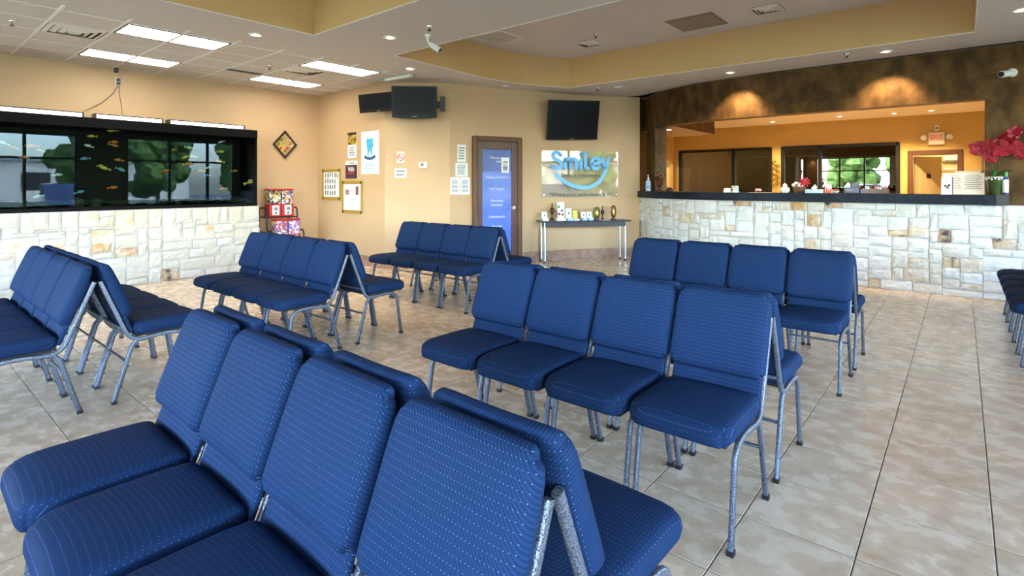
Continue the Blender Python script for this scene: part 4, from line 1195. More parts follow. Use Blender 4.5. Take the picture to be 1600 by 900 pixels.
# ---- papers, boards and small wall things
def lines(t, w, h, n, mat, x0=-.36, x1=.36, z0=-.38, z1=.38, y=-.004, name='print_line'):
    b = B()
    for k in range(n):
        z = (z0 + (z1 - z0) * (k + .5) / n) * h; e = (z1 - z0) * h / n * .22
        xr = x1 - (.12 * RND.random())
        b.box(x0 * w, xr * w, y, y + .0015, z - e, z + e)
    obj(name, b, mat, t)['kind'] = 'stuff'
def sheet(name, path, rect, lab, cat='paper', n=6, mat=m_paper, pmat_=None):
    M, w, h = wallrect(path, *rect, .004)
    t = thing(name, lab, cat, M)
    obj('sheet', B().box(-w / 2, w / 2, -.0025, .003, -h / 2, h / 2), mat, t)
    if n: lines(t, w, h, n, pmat_ or m_mid)
    return t, w, h
sheet('paper_notice', P_CURVE, (714.5, 728, 226, 253), 'white paper notice highest of those beside the blue door', n=5)
sheet('paper_notice', P_CURVE, (711.5, 730.5, 254.5, 276), 'white paper notice in the middle of those beside the blue door', n=9)
sheet('paper_notice', P_CURVE, (703.5, 718, 277, 304), 'white paper notice low beside the corner edge', n=10)
sheet('paper_notice', P_CURVE, (719, 734, 277, 304), 'white paper notice low touching the door casing', n=10)
t, w, h = sheet('no_smoking_sign', P_DIAG, (620.5, 632, 237, 254.5), 'white no smoking sign with red ring on the angled wall', 'sign', 0)
m_rs = pm('sign_red', (.6, .03, .04), .5)
obj('red_ring', B().tube([(.052 * math.cos(2 * PI * k / 20), -.005, .052 * math.sin(2 * PI * k / 20)) for k in range(21)], .007, 6), m_rs, t)
obj('red_bar', B().tube([(-.036, -.005, .036), (.036, -.005, -.036)], .006, 6), m_rs, t)
obj('cigarette_print', B().box(-.035, .03, -.0045, -.003, -.008, .006), m_greytext, t)
sheet('paper_notice', P_DIAG, (616.5, 635.5, 263, 277.5), 'small blank white note below the no smoking sign', n=2)
M, w, h = wallrect(P_DIAG, 654.5, 668.5, 253, 263, .004)
t = thing('thermostat', 'small white rounded thermostat on the angled wall', 'thermostat', M)
obj('case', B().rbox(-w / 2, w / 2, -.03, .004, -h / 2, h / 2, .02, 3), m_white, t, smooth=True)
obj('display', B().box(-w * .3, w * .05, -.0325, -.03, -h * .15, h * .28), m_mid, t)
obj('button', B().rbox(w * .15, w * .35, -.034, -.03, -.02, .02, .004), m_offwhite, t)
# tooth poster
t, w, h = sheet('tooth_poster', P_BACK, (565, 592.5, 205, 272), 'tall white poster with a big blue tooth', 'poster', 0)
m_tb = pm('tooth_blue', (.02, .30, .58), .5, c2=(.10, .55, .75), scale=14); m_tb2 = pm('tooth_banner_blue', (.015, .10, .26), .5)
tz = h * .10
prof = [(-.15, .25), (-.20, .18), (-.19, .06), (-.14, -.02), (-.13, -.16), (-.09, -.20), (-.05, -.12), (0, -.03), (.05, -.12), (.09, -.20), (.13, -.16), (.14, -.02), (.19, .06), (.20, .18), (.15, .25), (.05, .235), (-.05, .235)]
b = B(); n = len(prof)
b.add([(x * w, -.0045, z * h * .95 + tz) for x, z in prof] + [(x * w, -.003, z * h * .95 + tz) for x, z in prof], [tuple(range(n)), tuple(range(n, 2 * n))[::-1]] + [(i, n + i, n + (i + 1) % n, (i + 1) % n) for i in range(n)])
obj('tooth_print', b, m_tb, t)
obj('banner_print', B().add([(x * w, -.006, (z - .15) * h) for x, z in ((-.32, .03), (-.15, -.012), (0, -.02), (.15, -.012), (.32, .03), (.30, .10), (.14, .055), (0, .045), (-.14, .055), (-.30, .10))], [tuple(range(10))]), m_tb2, t)
lines(t, w, h, 4, m_lightblue, -.36, .36, -.45, -.24)
# two stacked notices next to it
t, w, h = sheet('photo_notice', P_BACK, (544, 557, 207, 247), 'small notice with golden photo above the WIN poster', 'poster', 0)
obj('photo_print', B().box(-w / 2, w / 2, -.004, -.0025, .02 * h, .5 * h), pm('golden_photo', (.06, .03, .008), .4, c2=(.60, .42, .05), scale=16, lo=.4, hi=.6), t)
obj('title_bar', B().box(-w / 2, w / 2, -.0055, -.004, .40 * h, .5 * h), m_black, t)
lines(t, w, h, 4, m_mid, -.34, .34, -.42, -.05)
t, w, h = sheet('win_poster', P_BACK, (540.5, 558.5, 251, 279), 'small black poster reading WIN in white letters', 'poster', 0)
obj('dark_print', B().box(-w / 2, w / 2, -.004, -.0025, -.5 * h, .26 * h), pm('poster_dark', (.02, .012, .03), .4, c2=(.10, .03, .05), scale=18), t)
text('win_text', 'WIN', h * .36, m_paper, t, T(0, -.006, .0), sx=.8)
lines(t, w, h, 2, m_mid, -.2, .4, .30, .46)
obj('red_print', B().box(-.28 * w, .28 * w, -.0055, -.004, -.24 * h, -.16 * h), pm('poster_red', (.45, .05, .03), .5), t)
def board(rect, lab):
    M, w, h = wallrect(P_BACK, *rect, .004)
    t = thing('notice_board', lab, 'notice board', M, 'gold-framed notice boards')
    e = .16 * w / 2
    obj('sheet', B().box(-w / 2 + e, w / 2 - e, -.006, .0, -h / 2 + e * 1.1, h / 2 - e * 1.1), m_paper, t)
    for x0, x1, z0, z1 in ((-w / 2, w / 2, h / 2 - e * 1.2, h / 2), (-w / 2, w / 2, -h / 2, -h / 2 + e * 1.2), (-w / 2, -w / 2 + e, -h / 2 + e, h / 2 - e), (w / 2 - e, w / 2, -h / 2 + e, h / 2 - e)):
        obj('frame_strip', B().rbox(x0, x1, -.018, .002, z0, z1, .005), m_goldpaint, t)
    for sx in (-1, 1):
        for sz in (-1, 1):
            obj('corner_clip', B().rbox(sx * w * .44 - .02, sx * w * .44 + .02, -.022, -.016, sz * h * .45 - .02, sz * h * .45 + .02, .004), m_mullion, t)
    return t, w, h
t, w, h = board((504.5, 533.5, 264, 312.5), 'gold-framed notice board covered in rows of tiny photos')
for r in range(4):
    for c in range(6 if r == 0 else 5):
        x, z = (-.32 + .128 * c + RND.uniform(-.015, .015)) * w, (.30 - .19 * r + RND.uniform(-.02, .02)) * h
        obj('pinned_photo', B().box(x - .016, x + .016, -.009, -.006, z - .038, z + .038), m_greytext if RND.random() < .8 else m_mid, t)
t, w, h = board((535.5, 567.5, 282.5, 333.5), 'gold-framed notice board with just two small photos')
obj('pinned_photo', B().box(-.34 * w, -.14 * w, -.009, -.006, .07 * h, .23 * h), pm('photo_red', (.30, .03, .04), .5, c2=(.5, .35, .35), scale=30), t)
obj('pinned_photo', B().box(.17 * w, .30 * w, -.009, -.006, .07 * h, .33 * h), pm('photo_dark', (.03, .02, .02), .5, c2=(.4, .1, .1), scale=25), t)
# camera on the brown wall
P_CF = [tuple(p) for p in P_CNT]
M, w, h = wallrect(P_CF, 1563, 1584, 107, 121, -.12)
t = thing('wall_camera', 'round white security camera on the brown wall', 'camera', M)
obj('base', B().tube([(.05, 0, .012), (.05, -.035, .012)], .05, 16), m_white, t, smooth=True, angle=.6)
obj('body', B().tube([(.04, -.03, .01), (-.02, -.07, -.004), (-.05, -.11, -.008)], .04, 14), m_white, t, smooth=True, angle=.6)
obj('lens', B().tube([(-.05, -.11, -.008), (-.055, -.117, -.009)], .032, 14).tube([(-.055, -.117, -.009), (-.06, -.124, -.010)], .018, 12), m_black, t)
# exit sign, sensor and ornament on the office back wall
M, w, h = wallrect(P_OB, 1450.5, 1476.5, 207, 226, .0)
t = thing('exit_sign', 'white exit sign with two emergency lamp heads', 'sign', M)
obj('case', B().rbox(-w / 2, w / 2, -.07, 0, -h / 2, h / 2, .012), m_offwhite, t)
text('exit_text', 'EXIT', h * .62, emat('exit_red', (.85, .12, .07), .12), t, T(0, -.074, .02), sx=.68)
for s in (-1, 1):
    hd_ = obj('lamp_head', B().tube([(s * (w / 2 + .02), -.03, .03), (s * (w / 2 + .07), -.05, .03)], .015, 8).tube([(s * (w / 2 + .085), -.03, .03), (s * (w / 2 + .085), -.10, .025)], .065, 14), m_offwhite, t, smooth=True, angle=.6)
    obj('lens', B().tube([(s * (w / 2 + .085), -.10, .025), (s * (w / 2 + .085), -.106, .025)], .052, 14), m_white, hd_)
M, w, h = wallrect(P_OB, 1460.5, 1467.5, 196, 204.5, .0)
t = thing('fire_alarm', 'small square wall alarm above the exit sign', 'alarm', M)
obj('case', B().rbox(-w / 2, w / 2, -.05, 0, -h / 2, h / 2, .01), m_white, t)
obj('lens', B().tube([(0, -.05, 0), (0, -.06, 0)], .03, 12), m_mid, t)
M, w, h = wallrect(P_OB, 1206, 1218.5, 250, 291, .0)
t = thing('wall_ornament', 'tall gold scroll ornament between the dark office windows', 'ornament', M)
pts = [(w * .32 * math.sin(k * .95), -.03, -h / 2 + h * k / 20) for k in range(21)]
obj('scroll', B().tube(pts, .012, 6), m_gold, t, smooth=True)
for k in range(9):
    s = 1 if k % 2 else -1
    obj('leaf', B().ball((s * w * .28, -.03, -h * .42 + h * .105 * k), .05, .012, .06, 8, 5), m_gold, t, smooth=True)
# ================================================================ SIDE TABLE AND ITS THINGS
TA, TB_ = Vector((-5.61, 7.61)), Vector((-4.68, 8.80))
tu = (TB_ - TA).normalized(); tn = Vector((tu.y, -tu.x))
tl = (TB_ - TA).length
tmid = (TA + TB_) / 2 - tn * .12
TM = Matrix(((tu.x, -tn.x, 0, tmid.x), (tu.y, -tn.y, 0, tmid.y), (0, 0, 1, 0), (0, 0, 0, 1)))
t = thing('side_table', 'narrow dark-topped side table with silver legs under the sign', 'table', TM)
TZ = .735
m_top = pm('table_top_black', (.010, .010, .016), .28, c2=(.016, .016, .026), scale=6)
obj('table_top', B().rbox(-tl / 2 - .09, tl / 2 + .09, -.175, .175, TZ - .025, TZ, .006), m_top, t)
obj('apron', B().box(-tl / 2, tl / 2, -.14, .14, TZ - .11, TZ - .025), m_top, t)
m_legs = pm('table_leg_silver', (.55, .58, .62), .3, .85)
for sx in (-1, 1):
    for sy in (-1, 1):
        lg = obj('leg', B().tube([(sx * tl / 2, sy * .12, .02), (sx * tl / 2, sy * .12, TZ - .025)], .018, 12), m_legs, t, smooth=True, angle=.6)
        obj('foot_cap', B().tube([(sx * tl / 2, sy * .12, 0), (sx * tl / 2, sy * .12, .03)], .02, 12), m_black, lg)
def on_table(px, d=0.0):
    a = TM @ Vector((-1.2, d, 0)); b_ = TM @ Vector((1.2, d, 0))
    p, Z = hit([(a.x, a.y), (b_.x, b_.y)], px)
    M = TM.copy(); M[0][3], M[1][3], M[2][3] = p.x, p.y, TZ + .0005
    return M, Z
S_T = 1 / 88.5                                        # metres per pixel at the table
def card_stand(px, w_px, h_px, lab, colf, d=-.04, n=3):
    M, Z = on_table(px, d)
    t = thing('card_holder', lab, 'card holder', M, 'card holders on the side table')
    w, h = w_px * S_T, h_px * S_T
    k = Matrix.Rotation(math.radians(-12), 4, 'X')
    obj('card', B().box(-w / 2, w / 2, -.004, .004, .01, h), m_paper, t, k)
    obj('card_print', B().box(-w * .1, w * .2, -.006, -.004, h * .5, h * .68), m_greytext, t, k)
    b = B()
    for q in range(n): b.box(-w * .35, w * .35, -.0055, -.004, h * (.74 + .07 * q), h * (.765 + .07 * q))
    obj('card_lines', b, m_mid, t, k)['kind'] = 'stuff'
    obj('tray', B().box(-w / 2, w / 2, -.09, -.085, 0, .045).box(-w / 2, w / 2, -.09, .02, 0, .006).box(-w / 2, -w / 2 + .004, -.09, .01, 0, .04).box(w / 2 - .004, w / 2, -.09, .01, 0, .04), colf, t)
    obj('card_stack', B().box(-w / 2 + .006, w / 2 - .006, -.083, -.03, .006, .05), m_paper, t)
card_stand(851, 9, 14, 'small white card holder at the table end by the door', m_white)
card_stand(889, 10, 19, 'taller white and blue card holder beside the yellow pad', m_lightblue)
card_stand(912, 8, 13.5, 'small card holder nearer the yellow pad of the twin pair', m_lightblue)
card_stand(921, 8.5, 13.5, 'small card holder beside the green egg ornament of the twin pair', m_lightblue)
M, Z = on_table(899, -.02)
t = thing('memo_pad', 'yellow memo pad leaning in a white stand', 'memo pad', M)
obj('pad', B().box(-.045, .045, -.005, .006, .02, .185), pm('pad_yellow', (.62, .52, .10), .6), t, Matrix.Rotation(math.radians(-10), 4, 'X'))
obj('binding', B().box(-.046, .046, -.008, .008, .18, .195), m_greytext, t, Matrix.Rotation(math.radians(-10), 4, 'X'))
obj('stand', B().box(-.05, .05, -.08, .01, 0, .03), m_white, t)
def vase(px, prof, lab, mat, seg=16):
    M, Z = on_table(px, .02)
    t = thing('turned_vase', lab, 'vase', M)
    return t
m_bronze = pm('dark_red_lacquer', (.075, .012, .008), .3, c2=(.03, .008, .006), scale=30, coat=.3)
def turned(px, h, lab):
    M, Z = on_table(px, -.01)
    t = thing('turned_ornament', lab, 'ornament', M)
    k = h / .32
    obj('base', B().lathe([(.046 * k, 0), (.046 * k, .012 * k), (.03 * k, .03 * k), (.015 * k, .05 * k), (.018 * k, .07 * k), (.011 * k, .1 * k)], 16), m_bronze, t, smooth=True, angle=.7)
    obj('body', B().lathe([(.011 * k, .1 * k), (.022 * k, .125 * k), (.042 * k, .165 * k), (.043 * k, .185 * k), (.03 * k, .21 * k), (.014 * k, .235 * k)], 16), m_bronze, t, smooth=True, angle=.7)
    obj('neck', B().lathe([(.014 * k, .235 * k), (.009 * k, .27 * k), (.014 * k, .285 * k), (.006 * k, .3 * k), (.003 * k, .322 * k)], 12), m_bronze, t, smooth=True, angle=.7)
turned(862.6, .32, 'taller dark red turned spire ornament near the table end by the door')
turned(941.5, .26, 'shorter dark red turned spire ornament between the two egg ornaments')
def egg(px, w, h, mats, lab):
    M, Z = on_table(px, .0)
    t = thing('egg_ornament', lab, 'ornament', M)
    obj('stand', B().rbox(-w * .3, w * .3, -.035, .035, 0, .03, .006), m_woodred, t)
    b = B().lathe([(.001, 0)] + [(w / 2 * math.sin(PI * k / 12) ** .8, (h - .03) * (1 - math.cos(PI * k / 12)) / 2) for k in range(1, 12)] + [(.001, h - .03)], 16, (0, 0, .028))
    b.v = [(x, y * .55, z) for x, y, z in b.v]
    obj('shell', b, mats, t, smooth=True)
    obj('relief', B().ball((0, -w * .27, h * .5), w * .22, .012, h * .24, 8, 5), m_gold, t)
egg(932.2, .135, .235, pm('egg_green', (.02, .06, .015), .35, c2=(.16, .15, .03), scale=30), 'green egg-shaped ornament on a small wooden stand')
egg(958.5, .105, .265, pm('egg_red', (.10, .008, .010), .3, c2=(.16, .05, .02), scale=30), 'dark red egg-shaped ornament at the counter end of the table')
M, Z = on_table(876, -.02)
t = thing('book_stack', 'low stack of white booklets under the photo stand', 'booklets', M)
obj('booklet', B().box(-.09, .08, -.08, .07, 0, .022), m_paper, t); obj('booklet', B().box(-.085, .083, -.075, .07, .024, .045), m_white, t)
M[2][3] += .0455
t = thing('photo_stand', 'tall clear stand holding a white leaflet with four photos', 'leaflet stand', M)
k = Matrix.Rotation(math.radians(-8), 4, 'X')
obj('leaflet', B().box(-.055, .075, -.006, .0, .02, .28), m_paper, t, k)
for x, z, c in ((-.03, .20, 'photo_green'), (.02, .13, 'photo_blue'), (-.03, .07, 'photo_violet'), (.035, .06, 'photo_rust')):
    obj('leaflet_photo', B().box(x - .02, x + .028, -.009, -.006, z - .022, z + .022), MATS.get(c) or pm(c, {'photo_green': (.1, .25, .1), 'photo_blue': (.05, .08, .3), 'photo_violet': (.12, .05, .2), 'photo_rust': (.3, .1, .06)}[c], .5), t, k)
obj('support', B().box(-.05, .06, .0, .05, 0, .015).box(-.005, .005, .0, .045, .0, .16), m_white, t)
M, Z = on_table(945, -.12)
t = thing('brochure', 'flat pinkish brochure lying on the side table', 'brochure', M)
obj('cover', B().box(-.09, .09, -.03, .05, 0, .006), pm('brochure_cover', (.5, .38, .36), .5), t)
obj('pages', B().box(-.088, .088, -.028, .048, .006, .008), m_paper, t)

# ================================================================ CANDY MACHINES
def candy_mat(name, cols, sc_):
    m, N, L, P = newmat(name)
    tc = N.new('ShaderNodeTexCoord'); v = N.new('ShaderNodeTexVoronoi'); v.inputs['Scale'].default_value = sc_
    L.new(tc.outputs['Object'], v.inputs['Vector'])
    sp = N.new('ShaderNodeSeparateColor'); L.new(v.outputs['Color'], sp.inputs[0])
    r = N.new('ShaderNodeValToRGB'); r.color_ramp.interpolation = 'CONSTANT'
    while len(r.color_ramp.elements) < len(cols): r.color_ramp.elements.new(.5)
    for k, c in enumerate(cols):
        r.color_ramp.elements[k].position = k / len(cols); r.color_ramp.elements[k].color = (*c, 1)
    L.new(sp.outputs[0], r.inputs[0]); L.new(r.outputs[0], P.inputs['Base Color'])
    P.inputs['Roughness'].default_value = .25; P.inputs['Coat Weight'].default_value = .8
    return m
cm = [candy_mat('capsules_brown', [(.10, .08, .05), (.45, .33, .08), (.03, .03, .05), (.6, .55, .5)], 26), candy_mat('capsules_mixed', [(.1, .15, .45), (.6, .35, .08), (.6, .08, .08), (.7, .7, .7), (.05, .05, .08)], 30),
      candy_mat('capsules_red', [(.5, .06, .07), (.7, .65, .6), (.25, .1, .3), (.6, .3, .2), (.1, .12, .3)], 34), candy_mat('capsules_blue', [(.15, .15, .55), (.7, .7, .8), (.35, .15, .5), (.6, .2, .25)], 36)]
def candy(M, cmat, lab):
    t = thing('candy_machine', lab, 'candy machine', M, 'candy machines on the rack')
    w = .105
    obj('base', B().rbox(-w, w, -.10, .10, 0, .215, .01), m_red, t)
    obj('capsule_fill', B().rbox(-w + .008, w - .008, -.092, .092, .215, .445, .012), cmat, t)
    obj('lid', B().rbox(-w, w, -.10, .10, .445, .475, .01), m_red, t)
    obj('label_plate', B().box(-.06, .06, -.104, -.10, .03, .195), m_paper, t)
    obj('coin_mech', B().tube([(0, -.104, .135), (0, -.122, .135)], .03, 12).box(-.02, .02, -.112, -.104, .04, .085), m_mid, t)
CMX = -8.90
ys = [hit([(CMX, 3.5), (CMX, 5.3)], p_)[0].y for p_ in (421.5, 459)]
Mw = Matrix.Rotation(PI / 2, 4, 'Z')                  # fronts look away from the fish tank wall, along +X
ym = sum(ys) / 2
for k, (dx, dy, z, c, lab) in enumerate(((-.1, -.108, .83, 0, 'upper candy machine next to the fish tank base, brown capsules'), (-.1, .108, .83, 1, 'upper candy machine farther from the tank, mixed capsules'),
        (.10, -.09, .32, 2, 'lower candy machine next to the fish tank base, red capsules'), (.10, .126, .32, 3, 'lower candy machine farther from the tank, blue capsules'))):
    candy(T(CMX + dx, ym + dy, z) @ Mw, cm[c], lab)
t = thing('candy_rack', 'black tubular metal rack holding four candy machines', 'rack', T(CMX, ym, 0))
for s in (-1, 1):
    y_ = s * .27
    obj('side_tube', B().tube(fillet([(-.26, y_, 0), (-.26, y_, .98), (.0, y_, .98), (.02, y_, .60), (.22, y_, .60), (.24, y_, 0)], [.06] * 4), .014, 8), m_black_metal, t, smooth=True, angle=.8)
obj('shelf', B().box(-.25, .02, -.26, .26, .81, .828), m_black_metal, t); obj('shelf', B().box(-.04, .23, -.26, .26, .30, .318), m_black_metal, t)
obj('crossbar', B().tube([(-.26, -.27, .5), (-.26, .27, .5)], .012, 8), m_black_metal, t)

# ================================================================ COUNTER TOP AND WHAT STANDS ON IT
s_end = s_of(1574)[0]
cp = [cnt(LEN[i]) for i in range(len(LEN)) if LEN[i] < s_end - .02] + [cnt(s_end)]
cnl = normals(cp)
ct = thing('counter_top', 'long dark blue-black counter slab on the limestone wall', 'counter', T(0, 0, 0))
fr = [tuple(p + n * .07) for p, n in zip(cp, cnl)]
bk = [tuple(p - n * .42) for p, n in zip(cp, cnl)]
bk = [q for q in bk]
obj('slab', B().prism(fr + bk[::-1], SC_H + .002, 1.253), m_counter, ct)
obj('end_cap', B().prism([tuple(cp[-1] + cnl[-1] * .074 + Vector((-.10, 0))), tuple(cp[-1] + cnl[-1] * .074 + Vector((.012, 0))), tuple(cp[-1] - cnl[-1] * .0 + Vector((.012, 0))), tuple(cp[-1] + Vector((-.10, 0)))], SC_H + .001, 1.257), m_black, ct)
CZ = 1.254
def on_counter(px, d):
    """stand a thing on the slab, d metres behind the wall face"""
    pth = [tuple(p - n * d) for p, n in zip(P_CNT, N_CNT)]
    p, Z = hit(pth, px)
    s, _ = s_of(px)
    u = (cnt(min(s + .05, LEN[-1])) - cnt(max(s - .05, 0))).normalized()
    n = Vector((u.y, -u.x))
    return Matrix(((u.x, -n.x, 0, p.x), (u.y, -n.y, 0, p.y), (0, 0, 1, CZ), (0, 0, 0, 1))), Z / F
M, k = on_counter(1013, .03)
t = thing('sanitizer_bottle', 'clear pump bottle with blue label at the counter end', 'bottle', M)
obj('bottle', B().lathe([(.045, 0), (.05, .01), (.05, .17), (.035, .2), (.018, .215), (.018, .23)], 16), pm('bottle_clear', (.55, .66, .74), .1, coat=.5), t, smooth=True, angle=.7)
obj('label', B().lathe([(.051, .04), (.0512, .041), (.0512, .15), (.051, .151)], 16), pm('label_blue', (.08, .25, .6), .4, c2=(.6, .7, .8), scale=20), t, smooth=True, angle=.7)
obj('pump', B().lathe([(.02, .23), (.02, .25), (.008, .255), (.008, .30)], 10).tube([(0, 0, .30), (-.045, 0, .295)], .008, 8), m_white, t)
M, k = on_counter(1030, .03)
t = thing('flower_urn', 'dark ornate urn with reddish flowers beside the pump bottle', 'urn', M)
obj('urn', B().lathe([(.06, 0), (.062, .012), (.03, .04), (.025, .07), (.075, .14), (.085, .19), (.06, .215), (.075, .235)], 16), m_woodred, t, smooth=True, angle=.7)
for k_ in range(12):
    a = 2 * PI * k_ / 12; r = RND.uniform(.02, .12); z = RND.uniform(.24, .34)
    obj('flower', B().ball((r * math.cos(a), r * .6 * math.sin(a), z), .026, .026, .02, 7, 4), RND.choice((m_bronze, pm('dried_flower_%d' % k_, (.28, .06, .04), .7), m_gold)), t)
for k_ in range(4): obj('stem', B().tube([(0, 0, .2), (RND.uniform(-.08, .08), RND.uniform(-.04, .04), .4 + .05 * k_ / 3)], .004, 5), m_green, t)
M, k = on_counter(1046, .16)
t = thing('dark_purse', 'small dark domed bag at the arched end of the counter', 'bag', M)
b = B().ball((0, 0, 0), .09, .05, .08, 12, 8); b.v = [(x, y, max(z, 0)) for x, y, z in b.v]
obj('bag_body', b, m_bronze, t, smooth=True)
obj('clasp', B().box(-.03, .03, -.055, -.045, .03, .04), m_gold, t)
def card_box(px, w, h, d, lab, mats, nm='card_box'):
    M, k = on_counter(px, d); t = thing(nm, lab, 'box', M)
    obj('tray', B().box(-w / 2, w / 2, -.04, .04, 0, h * .6), mats[0], t)
    obj('cards', B().box(-w / 2 + .005, w / 2 - .005, -.03, .03, h * .6, h), mats[1], t)
card_box(1136.5, .09, .065, .12, 'small white card box on the counter before the first dark window', (m_white, m_paper))
M, k = on_counter(1148.5, .12)
t = thing('card_display', 'small two-tier card display with green and blue cards', 'card display', M)
obj('stand', B().box(-.05, .05, -.03, .05, 0, .012).box(-.045, .045, .02, .025, 0, .10), m_white, t)
obj('card', B().box(-.06, -.005, .012, .018, .06, .105), pm('card_greenish', (.4, .45, .3), .5), t)
obj('card', B().box(.005, .045, -.012, -.006, .012, .09), m_lightblue, t)
M, k = on_counter(1185, .14)
t = thing('flower_pen_pot', 'little pink flower bunch on a cream paper', 'flowers', M)
obj('paper_sheet', B().box(-.13, .20, -.06, .08, 0, .004), pm('cream_paper', (.66, .56, .38), .6), t)
m_pink = pm('pink_petal', (.7, .35, .42), .5)
for k_ in range(7):
    a = 2 * PI * k_ / 7; obj('flower', B().ball((.03 * math.cos(a), .02 * math.sin(a), .035 + .012 * (k_ % 2)), .02, .02, .016, 7, 4), m_pink, t, smooth=True)
M, k = on_counter(1226.5, .16)
t = thing('tissue_bag', 'crumpled white gift bag on the counter', 'bag', M)
b = B().lathe([(.05, 0), (.065, .03), (.06, .07), (.03, .09), (.035, .115), (.004, .145)], 12)
b.v = [(x * (1 + .2 * mnoise.noise(Vector((x, y, z)) * 30)), y * (1 + .2 * mnoise.noise(Vector((x, y, z)) * 31)), z) for x, y, z in b.v]
obj('bag_body', b, m_white, t); obj('tie', B().lathe([(.032, .083), (.036, .09), (.032, .097)], 10), m_pink, t)
M, k = on_counter(1249, .24)
t = thing('wicker_basket', 'wicker basket with white and one red flower', 'basket', M)
m_wick = pm('wicker', (.22, .12, .05), .7, c2=(.12, .06, .02), scale=40, bump=.5)
obj('basket', B().lathe([(.065, 0), (.08, .03), (.088, .085), (.082, .085), (.07, .02)], 18), m_wick, t)
obj('rim', B().tube([(.086 * math.cos(2 * PI * k_ / 20), .086 * math.sin(2 * PI * k_ / 20), .085) for k_ in range(21)], .008, 6), m_wick, t)
for k_ in range(7):
    a = 2 * PI * k_ / 7; obj('flower', B().ball((-.03 + .05 * math.cos(a), .04 * math.sin(a), .10 + .02 * (k_ % 3)), .028, .028, .022, 7, 4), m_white, t, smooth=True)
def bloom(b, c, r, nrm, n=5, wide=.62):
    nrm = Vector(nrm).normalized(); u = nrm.orthogonal().normalized(); v = nrm.cross(u)
    for k_ in range(n):
        a = 2 * PI * k_ / n
        d_ = u * math.cos(a) + v * math.sin(a); e = nrm.cross(d_)
        p = [Vector(c), Vector(c) + d_ * r * .5 + e * r * wide * .55 + nrm * r * .12, Vector(c) + d_ * r + e * r * wide * .3 + nrm * r * .05, Vector(c) + d_ * r * 1.06 + nrm * r * .02, Vector(c) + d_ * r - e * r * wide * .3 + nrm * r * .05, Vector(c) + d_ * r * .5 - e * r * wide * .55 + nrm * r * .12]
        b.add([tuple(q) for q in p] + [tuple(q - nrm * .003) for q in p], [(0, 1, 2, 3), (0, 3, 4, 5), (9, 8, 7, 6), (11, 10, 9, 6), (1, 7, 8, 2), (2, 8, 9, 3), (3, 9, 10, 4), (4, 10, 11, 5)])
    return b
obj('red_flower', bloom(bloom(B(), (.075, -.03, .16), .075, (.2, -1, .2), 9, .4), (.075, -.035, .16), .05, (.2, -1, .2), 7, .4), m_petal, t)
M, k = on_counter(1272, .10)
t = thing('tissue_box', 'pale blue tissue box with a tissue standing out', 'tissue box', M)
obj('box', B().rbox(-.105, .105, -.06, .06, 0, .055, .004), pm('tissue_box_blue', (.42, .60, .74), .5, c2=(.6, .72, .8), scale=14), t)
obj('tissue', B().add([(-.03, -.01, .055), (.03, -.01, .055), (.04, .0, .09), (.012, .004, .125), (-.01, .0, .10), (-.035, .004, .08), (-.03, .012, .055), (.03, .012, .055)], [(0, 1, 2, 3, 4, 5), (6, 5, 4, 3, 2, 7), (0, 5, 6), (1, 7, 2)]), m_paper, t)
M, k = on_counter(1293, .28)
t = thing('desk_organizer', 'white desk organizer with orange red items', 'organizer', M)
m_or = pm('orange_red_plastic', (.6, .10, .03), .4)
obj('tray', B().box(-.07, .07, -.05, .05, 0, .05), m_white, t)
for k_ in range(5): obj('marker', B().tube([(-.055 + .027 * k_, -.052, .0), (-.055 + .027 * k_, -.052, .055 + .012 * (k_ % 3))], .010, 8), m_or, t)
obj('photo_card', B().box(-.03, .05, .0, .004, .05, .125), m_paper, t)
M, k = on_counter(1306, .26)
t = thing('candy_dish', 'small dish of red wrapped sweets', 'dish', M)
obj('dish', B().lathe([(.02, 0), (.045, .025), (.05, .035), (.044, .033), (.02, .008)], 14), m_white, t)
for k_ in range(6): obj('sweet', B().ball((.024 * math.cos(k_), .024 * math.sin(k_), .04 + .006 * (k_ % 3)), .014, .012, .011, 6, 4), m_or, t)
M, k = on_counter(1331, .30)
t = thing('desk_printer', 'blue grey desktop card reader behind the counter edge', 'printer', M)
m_bg = pm('blue_grey_plastic', (.10, .12, .2), .4)
obj('body', B().rbox(-.09, .09, -.07, .07, 0, .085, .01), m_bg, t); obj('paper_tray', B().box(-.06, .02, -.08, -.07, .03, .06), m_mid, t); obj('display_head', B().rbox(.0, .08, -.03, .05, .085, .15, .01), m_bg, t)
M, k = on_counter(1367, .30)
t = thing('supply_basket', 'dark basket of colourful office supplies', 'basket', M)
obj('basket', B().box(-.16, .16, -.06, -.05, 0, .06).box(-.16, .16, .05, .06, 0, .06).box(-.16, -.15, -.05, .05, 0, .06).box(.15, .16, -.05, .05, 0, .06).box(-.15, .15, -.05, .05, 0, .006), m_bronze, t)
for k_ in range(10):
    c_ = (m_or, m_lightblue, m_white, m_greytext, m_red)[k_ % 5]
    obj('supply_item', B().rbox(-.14 + .028 * k_, -.118 + .028 * k_, -.03, .01, .006, .07 + .035 * ((k_ * 3) % 4) / 3, .003), c_, t)
